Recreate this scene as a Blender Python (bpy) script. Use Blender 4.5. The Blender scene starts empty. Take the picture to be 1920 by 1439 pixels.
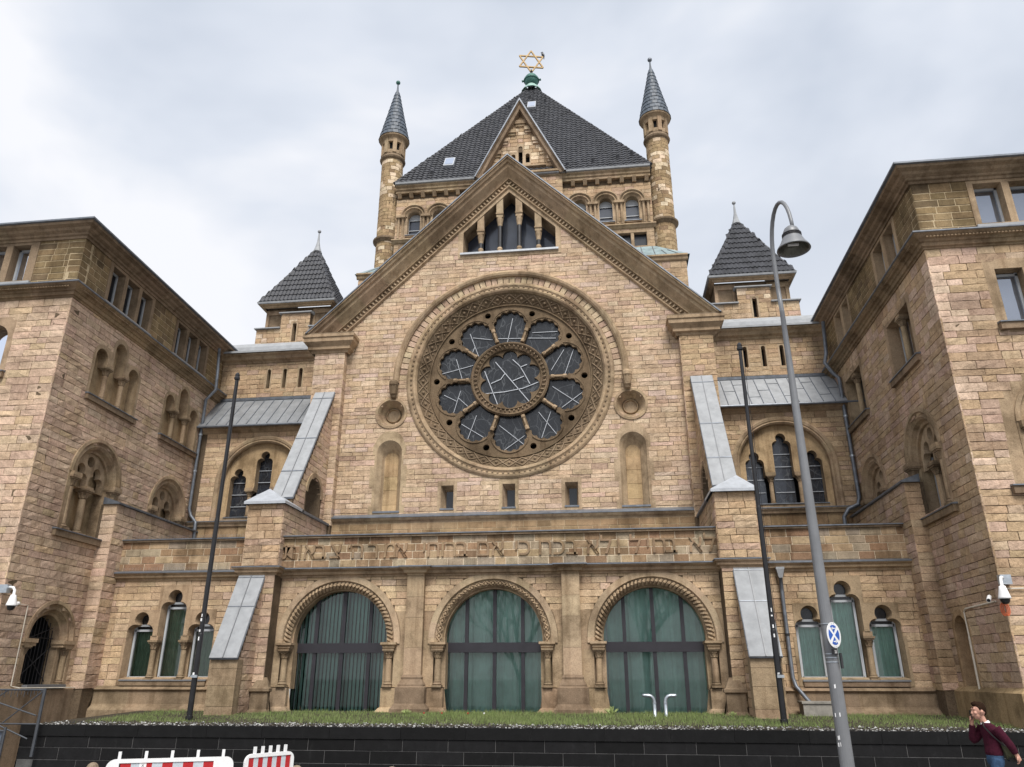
import bpy, math, random
from math import sin, cos, pi, radians, hypot, atan2
from mathutils import Vector, Matrix
from mathutils.geometry import tessellate_polygon
random.seed(7)
R = random.random
def U(a, b): return a + (b - a) * R()
sc = bpy.context.scene
COL = sc.collection
# ---------------------------------------------------------------- camera, sky, sun, exposure
cam = bpy.data.objects.new('camera', bpy.data.cameras.new('camera')); COL.objects.link(cam); sc.camera = cam
CAM = Vector((3.168, -25.0, 2.26))
cam.data.sensor_width = 36; cam.data.lens = 26.49; cam.data.clip_end = 2000; cam.data.clip_start = 0.05
_yaw, _pit = radians(-6.977), radians(21.144)
_f = Vector((sin(_yaw) * cos(_pit), cos(_yaw) * cos(_pit), sin(_pit)))
cam.location = CAM; cam.rotation_euler = _f.to_track_quat('-Z', 'Y').to_euler()
world = bpy.data.worlds.new('World'); sc.world = world; world.use_nodes = True
SUN_EL, SUN_AZ = radians(54), radians(167)
def N(nt, t, **k):
    n = nt.nodes.new(t)
    for a, b in k.items(): setattr(n, a, b)
    return n
def L(nt, a, b): nt.links.new(a, b)
def ramp(nt, fac, stops):
    r = N(nt, 'ShaderNodeValToRGB'); el = r.color_ramp.elements
    while len(el) < len(stops): el.new(0.5)
    for e, (p, c) in zip(el, stops): e.position = p; e.color = (*c, 1) if len(c) == 3 else c
    L(nt, fac, r.inputs[0]); return r.outputs[0]
def mix(nt, fac, a, b, mode='MIX'):
    m = N(nt, 'ShaderNodeMix', data_type='RGBA', blend_type=mode)
    for s, v in ((m.inputs[0], fac), (m.inputs[6], a), (m.inputs[7], b)):
        if isinstance(v, (int, float)): s.default_value = v
        elif isinstance(v, tuple): s.default_value = (*v, 1) if len(v) == 3 else v
        else: L(nt, v, s)
    return m.outputs[2]
wt = world.node_tree; bg = wt.nodes['Background']
sky = N(wt, 'ShaderNodeTexSky', sky_type='NISHITA', sun_disc=False, sun_elevation=SUN_EL, sun_rotation=SUN_AZ)
tc = N(wt, 'ShaderNodeTexCoord')
mp = N(wt, 'ShaderNodeMapping'); mp.inputs['Scale'].default_value = (1.0, 1.0, 1.7); mp.inputs['Location'].default_value = (0.35, 0.2, 0.1)
L(wt, tc.outputs['Generated'], mp.inputs[0])
n1 = N(wt, 'ShaderNodeTexNoise'); n1.inputs['Scale'].default_value = 1.7; n1.inputs['Detail'].default_value = 5; n1.inputs['Roughness'].default_value = .5; n1.inputs['Distortion'].default_value = .25
L(wt, mp.outputs[0], n1.inputs[0])
cloud = ramp(wt, n1.outputs[0], [(0.38, (.60, .66, .76)), (0.50, (.77, .815, .90)), (0.60, (.98, .985, 1.02))])
sx = N(wt, 'ShaderNodeSeparateXYZ'); L(wt, tc.outputs['Generated'], sx.inputs[0])
cloud = mix(wt, ramp(wt, sx.outputs[2], [(.25, (.8, .8, .8)), (.6, (.0, .0, .0))]), cloud, (.95, .96, 1.0))
vm = N(wt, 'ShaderNodeVectorMath', operation='SCALE'); vm.inputs['Scale'].default_value = 6.2; L(wt, cloud, vm.inputs[0]); cloud = vm.outputs[0]
skc = mix(wt, 0.93, sky.outputs[0], cloud)
L(wt, skc, bg.inputs[0]); bg.inputs[1].default_value = 0.058
sun = bpy.data.lights.new('sun', 'SUN'); sun.energy = 1.5; sun.angle = radians(26); sun.color = (1, .965, .91)
so = bpy.data.objects.new('sun', sun); COL.objects.link(so)
sd = Vector((sin(SUN_AZ) * cos(SUN_EL), cos(SUN_AZ) * cos(SUN_EL), sin(SUN_EL)))
so.rotation_euler = sd.to_track_quat('Z', 'Y').to_euler(); so.location = (0, -30, 40)
vs = sc.view_settings; vs.view_transform = 'Standard'; vs.look = 'None'; vs.exposure = 1.52; vs.gamma = 1; vs.use_curve_mapping = False
sc.cycles.max_bounces = 6; sc.cycles.diffuse_bounces = 3; sc.cycles.transparent_max_bounces = 12
# ---------------------------------------------------------------- materials
MATS = {}
def newmat(name):
    m = bpy.data.materials.new(name); m.use_nodes = True; MATS[name] = m
    nt = m.node_tree; return m, nt, nt.nodes['Principled BSDF']
def noise(nt, scale, detail=4, rough=.6, vec=None):
    n = N(nt, 'ShaderNodeTexNoise'); n.inputs['Scale'].default_value = scale; n.inputs['Detail'].default_value = detail; n.inputs['Roughness'].default_value = rough
    if vec is not None: L(nt, vec, n.inputs[0])
    return n.outputs[0]
def geo(nt):
    g = N(nt, 'ShaderNodeNewGeometry'); return g.outputs['Position']
def bump(nt, b, h, dist, strength=1.0):
    n = N(nt, 'ShaderNodeBump'); n.inputs['Distance'].default_value = dist; n.inputs['Strength'].default_value = strength
    L(nt, h, n.inputs['Height']); L(nt, n.outputs[0], b.inputs['Normal'])
def stone_mat(name, rough_d, grain, stain=.55, fine=26):
    m, nt, b = newmat(name); P = geo(nt)
    at = N(nt, 'ShaderNodeAttribute', attribute_name='Col')
    big = noise(nt, .9, 5, .65, P); mid = noise(nt, 6, 5, .7, P); fn = noise(nt, fine, 3, .7, P)
    c = mix(nt, 1.0, at.outputs[0], ramp(nt, mid, [(.3, (.86, .85, .84)), (.7, (1.16, 1.15, 1.14))]), 'MULTIPLY')
    c = mix(nt, 1.0, c, ramp(nt, fn, [(.32, (.74, .72, .70)), (.5, (1.04, 1.04, 1.04)), (.75, (1.14, 1.14, 1.13))]), 'MULTIPLY')
    c = mix(nt, stain, c, mix(nt, 1.0, c, ramp(nt, big, [(.36, (.52, .50, .47)), (.52, (1, 1, 1)), (.7, (1.1, 1.07, 1.05))]), 'MULTIPLY'))
    # vertical run-off streaks
    mpn = N(nt, 'ShaderNodeMapping'); mpn.inputs['Scale'].default_value = (5, 5, .35); L(nt, P, mpn.inputs[0])
    st = noise(nt, 1.0, 4, .6, mpn.outputs[0])
    c = mix(nt, stain * .8, c, mix(nt, 1.0, c, ramp(nt, st, [(.33, (.62, .58, .54)), (.5, (1, 1, 1))]), 'MULTIPLY'))
    L(nt, c, b.inputs['Base Color']); b.inputs['Roughness'].default_value = .92; b.inputs['Specular IOR Level'].default_value = .25
    s = N(nt, 'ShaderNodeMath', operation='ADD'); L(nt, noise(nt, grain, 4, .75, P), s.inputs[0])
    s2 = N(nt, 'ShaderNodeMath', operation='MULTIPLY'); L(nt, fn, s2.inputs[0]); s2.inputs[1].default_value = .5; L(nt, s2.outputs[0], s.inputs[1])
    bump(nt, b, s.outputs[0], rough_d); return m
STONE = stone_mat('rough_sandstone', .022, 11)
DRESS = stone_mat('dressed_sandstone', .010, 14, .9, 40)
def plain(name, col, rough=.6, metal=0, spec=.5, var=.25, sc_=8, bumpd=0, coat=0):
    m, nt, b = newmat(name); P = geo(nt)
    v = noise(nt, sc_, 5, .65, P)
    lo = tuple(x * (1 - var) for x in col); hi = tuple(min(1, x * (1 + var)) for x in col)
    L(nt, ramp(nt, v, [(.3, lo), (.7, hi)]), b.inputs['Base Color'])
    b.inputs['Roughness'].default_value = rough; b.inputs['Metallic'].default_value = metal; b.inputs['Specular IOR Level'].default_value = spec
    if bumpd: bump(nt, b, noise(nt, sc_ * 3, 4, .7, P), bumpd)
    return m
ZINC = plain('zinc_sheet', (.29, .30, .312), .7, .0, .5, .17, 3.5)
ZINCD = plain('dark_zinc_trim', (.16, .175, .20), .45, .4, .5, .3, 5)
LEADW = plain('pale_lead', (.40, .42, .45), .5, .2, .5, .15, 5)
SLATE = plain('slate_tile', (.034, .035, .041), .55, 0, .5, .55, 3, .01)
SLATEB = plain('blue_slate', (.062, .078, .10), .5, 0, .5, .35, 4, .01)
COPPER = plain('green_copper', (.055, .15, .125), .6, .1, .4, .35, 7)
GOLD = plain('gilded_metal', (.27, .175, .065), .55, .3, .5, .25, 9)
BLACK = plain('black_paint', (.012, .012, .014), .3, 0, .5, .3, 4)
IRON = plain('dark_iron', (.035, .035, .038), .5, .3, .5, .3, 6)
FRAME = plain('dark_grey_frame', (.030, .028, .034), .4, .2, .5, .15, 4)
WFRAME = plain('white_frame', (.40, .42, .44), .4, 0, .5, .08, 4)
GREY = plain('grey_painted_steel', (.17, .175, .185), .45, .1, .5, .12, 3)
STEEL = plain('galvanised_steel', (.42, .46, .50), .35, .6, .5, .2, 9)
WHITE = plain('white_plastic', (.78, .78, .78), .35, 0, .5, .05, 6)
RED = plain('red_reflective', (.42, .016, .02), .4, 0, .5, .12, 12)
SILV = plain('silver_reflective', (.50, .54, .58), .35, 0, .5, .08, 12)
BLUE = plain('blue_sheet', (.012, .09, .42), .4, 0, .5, .1, 6)
RUBBER = plain('orange_cable', (.55, .13, .05), .6, 0, .4, .1, 6)
DARKIN = plain('interior_shade', (.012, .012, .013), .9, 0, .2, .2, 3)  # black stands in for the shade inside rooms and openings
CONC = plain('concrete', (.27, .255, .225), .9, 0, .3, .35, 3, .01)
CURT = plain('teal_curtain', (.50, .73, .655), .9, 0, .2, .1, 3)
CURTD = plain('deep_teal_blind', (.34, .56, .50), .9, 0, .2, .1, 3)  # deeper teal of the slatted blind
CURTG = plain('green_curtain', (.22, .31, .22), .9, 0, .2, .15, 3)
PAVE = plain('paving', (.22, .215, .205), .9, 0, .3, .25, 2, .006)
ASPH = plain('asphalt', (.055, .055, .057), .92, 0, .3, .25, 3, .01)
PEBB = plain('pebble', (.45, .45, .43), .8, 0, .3, .5, 40)
SOIL = plain('soil', (.05, .042, .03), 1, 0, .2, .4, 4, .02)
SKIN = plain('skin', (.50, .27, .20), .55, 0, .4, .08, 20)
HAIR = plain('brown_hair', (.022, .011, .006), .9, 0, .1, .4, 90, .004)
KNIT = plain('burgundy_knit', (.045, .006, .016), .95, 0, .2, .3, 30, .004)
JEAN = plain('blue_denim', (.03, .06, .115), .9, 0, .2, .35, 20, .003)
OLIVE = plain('olive_canvas', (.10, .10, .06), .9, 0, .2, .25, 20)
LEATH = plain('black_leather', (.012, .012, .012), .5, 0, .5, .3, 20)
def basalt():
    m, nt, b = newmat('dark_basalt'); P = geo(nt)
    at = N(nt, 'ShaderNodeAttribute', attribute_name='Col')
    c = mix(nt, 1.0, at.outputs[0], ramp(nt, noise(nt, 5, 6, .7, P), [(.3, (.6, .6, .62)), (.62, (1.1, 1.1, 1.12)), (.8, (2.2, 2.2, 2.2))]), 'MULTIPLY')
    mpn = N(nt, 'ShaderNodeMapping'); mpn.inputs['Scale'].default_value = (6, 6, .8); L(nt, P, mpn.inputs[0])
    c = mix(nt, ramp(nt, noise(nt, 1.2, 6, .7, mpn.outputs[0]), [(.60, (0, 0, 0)), (.85, (.35, .35, .35))]), c, (.06, .06, .06))
    L(nt, c, b.inputs['Base Color']); b.inputs['Roughness'].default_value = .8; b.inputs['Specular IOR Level'].default_value = .2
    bump(nt, b, noise(nt, 30, 5, .8, P), .006)
    return m
BASALT = basalt()
def grass():
    m, nt, b = newmat('grass_blade'); P = geo(nt)
    L(nt, ramp(nt, noise(nt, 3.5, 4, .7, P), [(.3, (.09, .13, .03)), (.55, (.17, .22, .07)), (.75, (.28, .30, .13))]), b.inputs['Base Color'])
    b.inputs['Roughness'].default_value = .8; return m
GRASS = grass()
def dark_glass(name, base, gloss, lead=None):
    m, nt, b = newmat(name); out = nt.nodes['Material Output']; P = geo(nt)
    b.inputs['Roughness'].default_value = .25
    if lead:
        vor = N(nt, 'ShaderNodeTexVoronoi', feature='DISTANCE_TO_EDGE'); vor.inputs['Scale'].default_value = lead
        mpn = N(nt, 'ShaderNodeMapping'); mpn.inputs['Scale'].default_value = (1.0, 1, .45); mpn.inputs['Rotation'].default_value = (0, .5, 0)
        nz = N(nt, 'ShaderNodeTexNoise'); nz.inputs['Scale'].default_value = 1.2
        L(nt, P, nz.inputs[0]); ad = N(nt, 'ShaderNodeVectorMath', operation='ADD'); L(nt, P, ad.inputs[0]); L(nt, nz.outputs[1], ad.inputs[1])
        L(nt, ad.outputs[0], mpn.inputs[0]); L(nt, mpn.outputs[0], vor.inputs['Vector'])
        f = ramp(nt, vor.outputs['Distance'], [(.0, (1, 1, 1)), (.035, (0, 0, 0))])
        v2 = N(nt, 'ShaderNodeTexVoronoi', feature='DISTANCE_TO_EDGE'); v2.inputs['Scale'].default_value = lead * 2.3
        L(nt, mpn.outputs[0], v2.inputs['Vector'])
        f2 = ramp(nt, v2.outputs['Distance'], [(.0, (.45, .45, .45)), (.03, (0, 0, 0))])
        c = mix(nt, f, mix(nt, f2, ramp(nt, noise(nt, 2.5, 3, .6, P), [(.35, tuple(x * .6 for x in base)), (.7, tuple(x * 1.5 for x in base))]), (.05, .055, .06)), (.07, .075, .08))
        L(nt, c, b.inputs['Base Color'])
    else:
        L(nt, ramp(nt, noise(nt, .8, 3, .5, P), [(.35, tuple(x * .6 for x in base)), (.7, tuple(x * 1.4 for x in base))]), b.inputs['Base Color'])
    g = N(nt, 'ShaderNodeBsdfGlossy'); g.inputs['Roughness'].default_value = .04; g.inputs['Color'].default_value = (.85, .9, 1, 1)
    ms = N(nt, 'ShaderNodeMixShader'); lw = N(nt, 'ShaderNodeLayerWeight'); lw.inputs['Blend'].default_value = .35
    ma = N(nt, 'ShaderNodeMath', operation='MULTIPLY_ADD'); L(nt, lw.outputs['Fresnel'], ma.inputs[0]); ma.inputs[1].default_value = .7 if gloss > .2 else .10; ma.inputs[2].default_value = gloss; ma.use_clamp = True
    L(nt, ma.outputs[0], ms.inputs[0]); L(nt, b.outputs[0], ms.inputs[1]); L(nt, g.outputs[0], ms.inputs[2]); L(nt, ms.outputs[0], out.inputs[0])
    nb = N(nt, 'ShaderNodeBump'); nb.inputs['Distance'].default_value = .01; L(nt, noise(nt, 1.3, 2, .5, P), nb.inputs['Height']); L(nt, nb.outputs[0], g.inputs['Normal'])
    return m
GDARK = dark_glass('dark_window_glass', (.012, .014, .018), .01)
GLEAD = dark_glass('leaded_dark_glass', (.006, .0075, .010), .004, 2.6)
GLEADW = dark_glass('leaded_window_glass', (.018, .022, .03), .02, 3.4)
GSKY = dark_glass('sky_reflecting_glass', (.06, .07, .09), .26)
GBLUE = dark_glass('blue_grey_glass', (.035, .042, .06), .03)
def clear_glass():
    m, nt, b = newmat('tinted_clear_glass'); out = nt.nodes['Material Output']; nt.nodes.remove(b)
    t = N(nt, 'ShaderNodeBsdfTransparent'); t.inputs[0].default_value = (.88, .94, .925, 1)
    g = N(nt, 'ShaderNodeBsdfGlossy'); g.inputs['Roughness'].default_value = .02
    f = N(nt, 'ShaderNodeFresnel'); f.inputs[0].default_value = 1.7
    ms = N(nt, 'ShaderNodeMixShader'); L(nt, f.outputs[0], ms.inputs[0]); L(nt, t.outputs[0], ms.inputs[1]); L(nt, g.outputs[0], ms.inputs[2]); L(nt, ms.outputs[0], out.inputs[0])
    return m
GCLEAR = clear_glass()
# ---------------------------------------------------------------- stone colours (the stones' own, but rubble mortar darkened as joint shade)
def jit(c, s=.06, h=.02):
    k = 1 + U(-s, s); return tuple(max(.01, x * k * (1 + U(-h, h))) for x in c)
def pick(pal):
    t = U(0, sum(w for w, _ in pal)); 
    for w, c in pal:
        t -= w
        if t <= 0: return jit(c, .09)
    return pal[-1][1]
PAL_TAN = [(5, (0.520, 0.396, 0.267)), (4, (0.478, 0.358, 0.229)), (3, (0.562, 0.446, 0.316)), (2.2, (0.489, 0.358, 0.279)), (1.2, (0.395, 0.286, 0.192)), (.6, (0.343, 0.242, 0.174)), (1, (0.520, 0.407, 0.335))]
PAL_PINK = [(4, (0.520, 0.396, 0.279)), (4, (0.520, 0.380, 0.310)), (2, (0.572, 0.451, 0.347)), (2, (0.458, 0.325, 0.273)), (1, (0.385, 0.275, 0.223)), (1, (0.520, 0.407, 0.248))]
PAL_OCH = [(5, (0.458, 0.336, 0.205)), (3, (0.416, 0.297, 0.180)), (3, (0.499, 0.380, 0.248)), (1, (0.343, 0.242, 0.161)), (1, (0.458, 0.330, 0.248))]
PAL_WARM = [(5, (0.551, 0.424, 0.273)), (4, (0.510, 0.380, 0.236)), (2, (0.468, 0.341, 0.211)), (1, (0.395, 0.281, 0.186)), (1, (0.520, 0.385, 0.298))]
PAL_TOW = [(5, (.36, .26, .15)), (3, (.31, .22, .125)), (3, (.41, .30, .18)), (1.2, (.66, .54, .39)), (1, (.26, .18, .11))]
def tame(p, k, m=None):
    w_ = sum(w for w, _ in p); m = m or tuple(sum(w * c[i] for w, c in p) / w_ for i in range(3)); return [(w, tuple(c[i] * (1 - k) + m[i] * k for i in range(3))) for w, c in p]
PAL_TAN, PAL_OCH, PAL_WARM = [tame(p, .30) for p in (PAL_TAN, PAL_OCH, PAL_WARM)]; PAL_PINK = tame(PAL_PINK, .52, (.56, .41, .285))
PAL_RIGHT = [(w, tuple(v * .97 for v in c)) for w, c in PAL_OCH] + [(w * .6, tuple(v * .86 for v in c)) for w, c in PAL_PINK]
PAL_TAN, PAL_OCH, PAL_WARM, PAL_RIGHT = [[(w, (c[0] * 1.02, c[1] * 1.005, c[2] * 1.03)) for w, c in p] for p in (PAL_TAN, PAL_OCH, PAL_WARM, PAL_RIGHT)]
PAL_BROWN = [(5, (.20, .145, .078)), (4, (.235, .17, .092)), (2, (.16, .115, .068)), (1, (.27, .20, .11))]
PAL_MIX = [(4, (.30, .20, .12)), (1.4, (.27, .17, .105)), (3, (.34, .275, .195)), (3, (.38, .28, .175)), (2, (.29, .24, .18)), (1, (.22, .15, .09))]
PAL_LBRN = [(5, (.31, .215, .125)), (3, (.35, .25, .15)), (2, (.27, .185, .105))]
DC = (.36, .268, .175); DCL = (.42, .32, .215); DCD = (.235, .174, .116); MORT = (.13, .095, .062); MORTL = (.44, .35, .23); PALE = (.62, .47, .36); CARV = (.155, .112, .07)  # rubble mortar darkened so joints read as shadow lines
# ---------------------------------------------------------------- geometry helpers
class Fr:
    def __init__(s, o, u, n): s.o, s.u, s.n = Vector(o), Vector(u).normalized(), Vector(n).normalized()
    def __call__(s, a, z, d=0.):
        return (s.o.x + s.u.x * a + s.n.x * d, s.o.y + s.u.y * a + s.n.y * d, s.o.z + z)
def front(y): return Fr((0, y, 0), (1, 0, 0), (0, -1, 0))
class Cyl:
    def __init__(s, x, y, r): s.x, s.y, s.r = x, y, r
    def __call__(s, a, z, d=0.):
        t = a / s.r; return (s.x + sin(t) * (s.r + d), s.y - cos(t) * (s.r + d), z)
class MB:
    def __init__(s): s.v, s.f, s.c = [], [], []
    def add(s, vs_, fs, col=DC):
        b = len(s.v); s.v += [tuple(p) for p in vs_]; s.f += [tuple(i + b for i in f) for f in fs]; s.c += [col] * len(vs_); return s
    def mesh(s, name, off=(0, 0, 0), smooth=False):
        me = bpy.data.meshes.new(name); o = off
        me.from_pydata([(x - o[0], y - o[1], z - o[2]) for x, y, z in s.v], [], s.f)
        at = me.color_attributes.new('Col', 'FLOAT_COLOR', 'POINT')
        fl = [0.] * (4 * len(s.c))
        for i, c in enumerate(s.c): fl[4 * i:4 * i + 4] = (*c, 1.)
        at.data.foreach_set('color', fl)
        if smooth: me.shade_smooth()
        return me
WL = {}
def link(name, me, mat, parent=None, kind=None, label=None, off=(0, 0, 0)):
    o = bpy.data.objects.new(name, me); COL.objects.link(o)
    if me and mat and not me.materials: me.materials.append(mat)
    if parent is not None:
        o.parent = parent; p = WL[parent.name]; o.location = Vector(off) - p
    else: o.location = off
    WL[o.name] = Vector(off)
    if kind: o['kind'] = kind
    if label: o['label'] = label
    return o
def hexa(mb, p, col=DC): mb.add(p, [(0, 1, 2, 3), (7, 6, 5, 4), (0, 4, 5, 1), (1, 5, 6, 2), (2, 6, 7, 3), (3, 7, 4, 0)], col)
def box(mb, fr, a0, a1, z0, z1, d0, d1, col=DC):
    hexa(mb, [fr(a, z, d) for d in (d0, d1) for a, z in ((a0, z0), (a1, z0), (a1, z1), (a0, z1))], col)
def wbox(mb, x0, x1, y0, y1, z0, z1, col=DC):
    hexa(mb, [(x, y, z) for z in (z0, z1) for x, y in ((x0, y0), (x1, y0), (x1, y1), (x0, y1))], col)
def area(p): return sum(p[i][0] * p[(i + 1) % len(p)][1] - p[(i + 1) % len(p)][0] * p[i][1] for i in range(len(p))) / 2
def prism(mb, fr, poly, d0, d1, holes=(), col=DC, front_=True, back=False, sides=True, hs=True):
    loops = [list(poly)] + [list(h) for h in holes]
    flat = [q for l in loops for q in l]
    if front_ or back:
        tr = tessellate_polygon([[Vector((a, z, 0)) for a, z in l] for l in loops])
        if front_: mb.add([fr(a, z, d1) for a, z in flat], tr, col)
        if back: mb.add([fr(a, z, d0) for a, z in flat], tr, col)
    if sides:
        for i, l in enumerate(loops):
            if i and not hs: continue
            loft(mb, fr, l, d0, l, d1, col)
def loft(mb, fr, A, dA, B, dB, col=DC, closed=True):
    n = len(A); vs_ = [fr(a, z, dA) for a, z in A] + [fr(a, z, dB) for a, z in B]
    mb.add(vs_, [(i, (i + 1) % n, n + (i + 1) % n, n + i) for i in range(n if closed else n - 1)], col)
def offs(path, p, closed=False, e0=None, e1=None):
    """offset a 2D polyline by p to its right-hand side, mitred"""
    n = len(path); out = []
    for i in range(n):
        if not closed and i == 0 and e0: out.append((path[0][0] + e0[0] * p, path[0][1] + e0[1] * p)); continue
        if not closed and i == n - 1 and e1: out.append((path[-1][0] + e1[0] * p, path[-1][1] + e1[1] * p)); continue
        ns = []
        for j in (i - 1, i):
            if closed: a, b = path[j % n], path[(j + 1) % n]
            elif 0 <= j < n - 1: a, b = path[j], path[j + 1]
            else: continue
            l = hypot(b[0] - a[0], b[1] - a[1]) or 1e-9; ns.append(((b[1] - a[1]) / l, -(b[0] - a[0]) / l))
        mx, mz = sum(x for x, _ in ns), sum(z for _, z in ns); q = mx * mx + mz * mz
        k = 2 / q * (1 if len(ns) == 2 else .5) if q > 1e-6 else 0
        if len(ns) == 1: k = 1
        out.append((path[i][0] + mx * k * p, path[i][1] + mz * k * p))
    return out
def sweep(mb, fr, path, prof, closed=False, e0=None, e1=None, col=DC, caps=True):
    rows = [(offs(path, p, closed, e0, e1), d) for p, d in prof]
    n = len(path); segs = n if closed else n - 1
    for k in range(segs):
        j = (k + 1) % n; c = jit(col, .12); m = len(rows)
        vs_ = [fr(*r[k], d) for r, d in rows] + [fr(*r[j], d) for r, d in rows]
        mb.add(vs_, [(i, i + 1, m + i + 1, m + i) for i in range(m - 1)], c)
    if caps and not closed:
        for k in (0, n - 1): mb.add([fr(*r[k], d) for r, d in rows], [tuple(range(len(rows)))], col)
def plan(mb, pts, prof, col=DC, seg=1.3, side=1, caps=True):
    """horizontal moulding along plan points (x, y); prof = [(out, z)]"""
    fl = lambda x, y, z: (x, y, z)
    class G:
        def __call__(s, a, z, d=0): return (a, z, d)
    pp = []
    for i in range(len(pts) - 1):
        a, b = pts[i], pts[i + 1]; l = hypot(b[0] - a[0], b[1] - a[1]); k = max(1, int(l / seg))
        for j in range(k): pp.append((a[0] + (b[0] - a[0]) * j / k, a[1] + (b[1] - a[1]) * j / k))
    pp.append(pts[-1])
    sweep(mb, G(), pp, [(o * side, z) for o, z in prof], col=col, caps=caps)
def revolve(mb, fr, ca, cz, prof, t0=0, t1=360, n=72, col=DC, gap=0, jt=.11):
    """arch / ring moulding round (ca, cz) in the wall plane; prof = [(radius, d)]"""
    m = len(prof); grp = 3
    for k in range(n):
        if k % grp == 0: c = jit(col, jt)
        T0, T1 = radians(t0 + (t1 - t0) * k / n), radians(t0 + (t1 - t0) * (k + 1) / n)
        vs_ = [fr(ca + r * cos(T), cz + r * sin(T), d) for T in (T0, T1) for r, d in prof]
        mb.add(vs_, [(i, i + 1, m + i + 1, m + i) for i in range(m - 1)], c)
def lathe(mb, x, y, prof, n=14, col=DC, t0=0, t1=2 * pi):
    m = len(prof); full = abs(t1 - t0 - 2 * pi) < 1e-6; k = n if full else n + 1
    vs_ = [(x + r * cos(t0 + (t1 - t0) * i / n), y + r * sin(t0 + (t1 - t0) * i / n), z) for i in range(k) for r, z in prof]
    fs = [((i % k) * m + j, ((i + 1) % k) * m + j, ((i + 1) % k) * m + j + 1, (i % k) * m + j + 1) for i in range(n) for j in range(m - 1)]
    mb.add(vs_, fs, col)
def tube(mb, pts, r, n=8, col=DC, closed=False, cap=True):
    pts = [Vector(p) for p in pts]; rs = r if isinstance(r, (list, tuple)) else [r] * len(pts)
    m = len(pts); up = None; base = len(mb.v); vv = []
    for i, p in enumerate(pts):
        a = pts[(i - 1) % m] if closed or i else p; b = pts[(i + 1) % m] if closed or i < m - 1 else p
        t = (b - a).normalized()
        if up is None:
            up = Vector((0, 0, 1)) if abs(t.z) < .9 else Vector((1, 0, 0))
        s = t.cross(up).normalized(); up = s.cross(t).normalized()
        for k in range(n):
            w = 2 * pi * k / n; vv.append(p + (s * cos(w) + up * sin(w)) * rs[i])
    fs = [(i * n + k, i * n + (k + 1) % n, ((i + 1) % m) * n + (k + 1) % n, ((i + 1) % m) * n + k) for i in range(m if closed else m - 1) for k in range(n)]
    if cap and not closed: fs += [tuple(range(n)), tuple((m - 1) * n + k for k in range(n))]
    mb.add(vv, fs, col)
def sphere(mb, c, r, n=10, col=DC, sx=1, sy=1, sz=1):
    prof = [(r * sin(pi * i / n), c[2] + r * sz * -cos(pi * i / n)) for i in range(n + 1)]
    lathe(mb, c[0], c[1], prof, 2 * n, col)
def arc(cx, cz, r, t0, t1, n): return [(cx + r * cos(radians(t0 + (t1 - t0) * i / n)), cz + r * sin(radians(t0 + (t1 - t0) * i / n))) for i in range(n + 1)]
def circ(cx, cz, r, n=48): return arc(cx, cz, r, 0, 360, n)[:-1]
def rect(a0, a1, z0, z1): return [(a0, z0), (a1, z0), (a1, z1), (a0, z1)]
def head_round(cx, z, hw, n=14): return arc(cx, z, hw, 0, 180, n)
def head_tre(cx, z, hw, n=7):
    rl = .5 * hw; rt = .55 * hw; zt = z + .82 * hw
    return arc(cx + hw - rl, z, rl, 0, 95, n) + arc(cx, zt, rt, -35, 215, 2 * n) + arc(cx - hw + rl, z, rl, 85, 180, n)
def light(cx, z0, zs, hw, head=head_round): return [(cx - hw, z0), (cx + hw, z0)] + head(cx, zs, hw)
def triple(cx, z0, zcap, zside, zmid, sp, hw, head):
    return ([(cx - sp - hw, z0), (cx + sp + hw, z0)] + head(cx + sp, zside, hw) + [(cx + sp - hw, zcap), (cx + hw, zcap)] + head(cx, zmid, hw)
            + [(cx - hw, zcap), (cx - sp + hw, zcap)] + head(cx - sp, zside, hw))
def scl(poly, k, c=None):
    if c is None: c = (sum(p[0] for p in poly) / len(poly), sum(p[1] for p in poly) / len(poly))
    return [(c[0] + (x - c[0]) * k, c[1] + (z - c[1]) * k) for x, z in poly]
def inset(poly, p): return offs(poly, p if area(poly) < 0 else -p, True)
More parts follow.
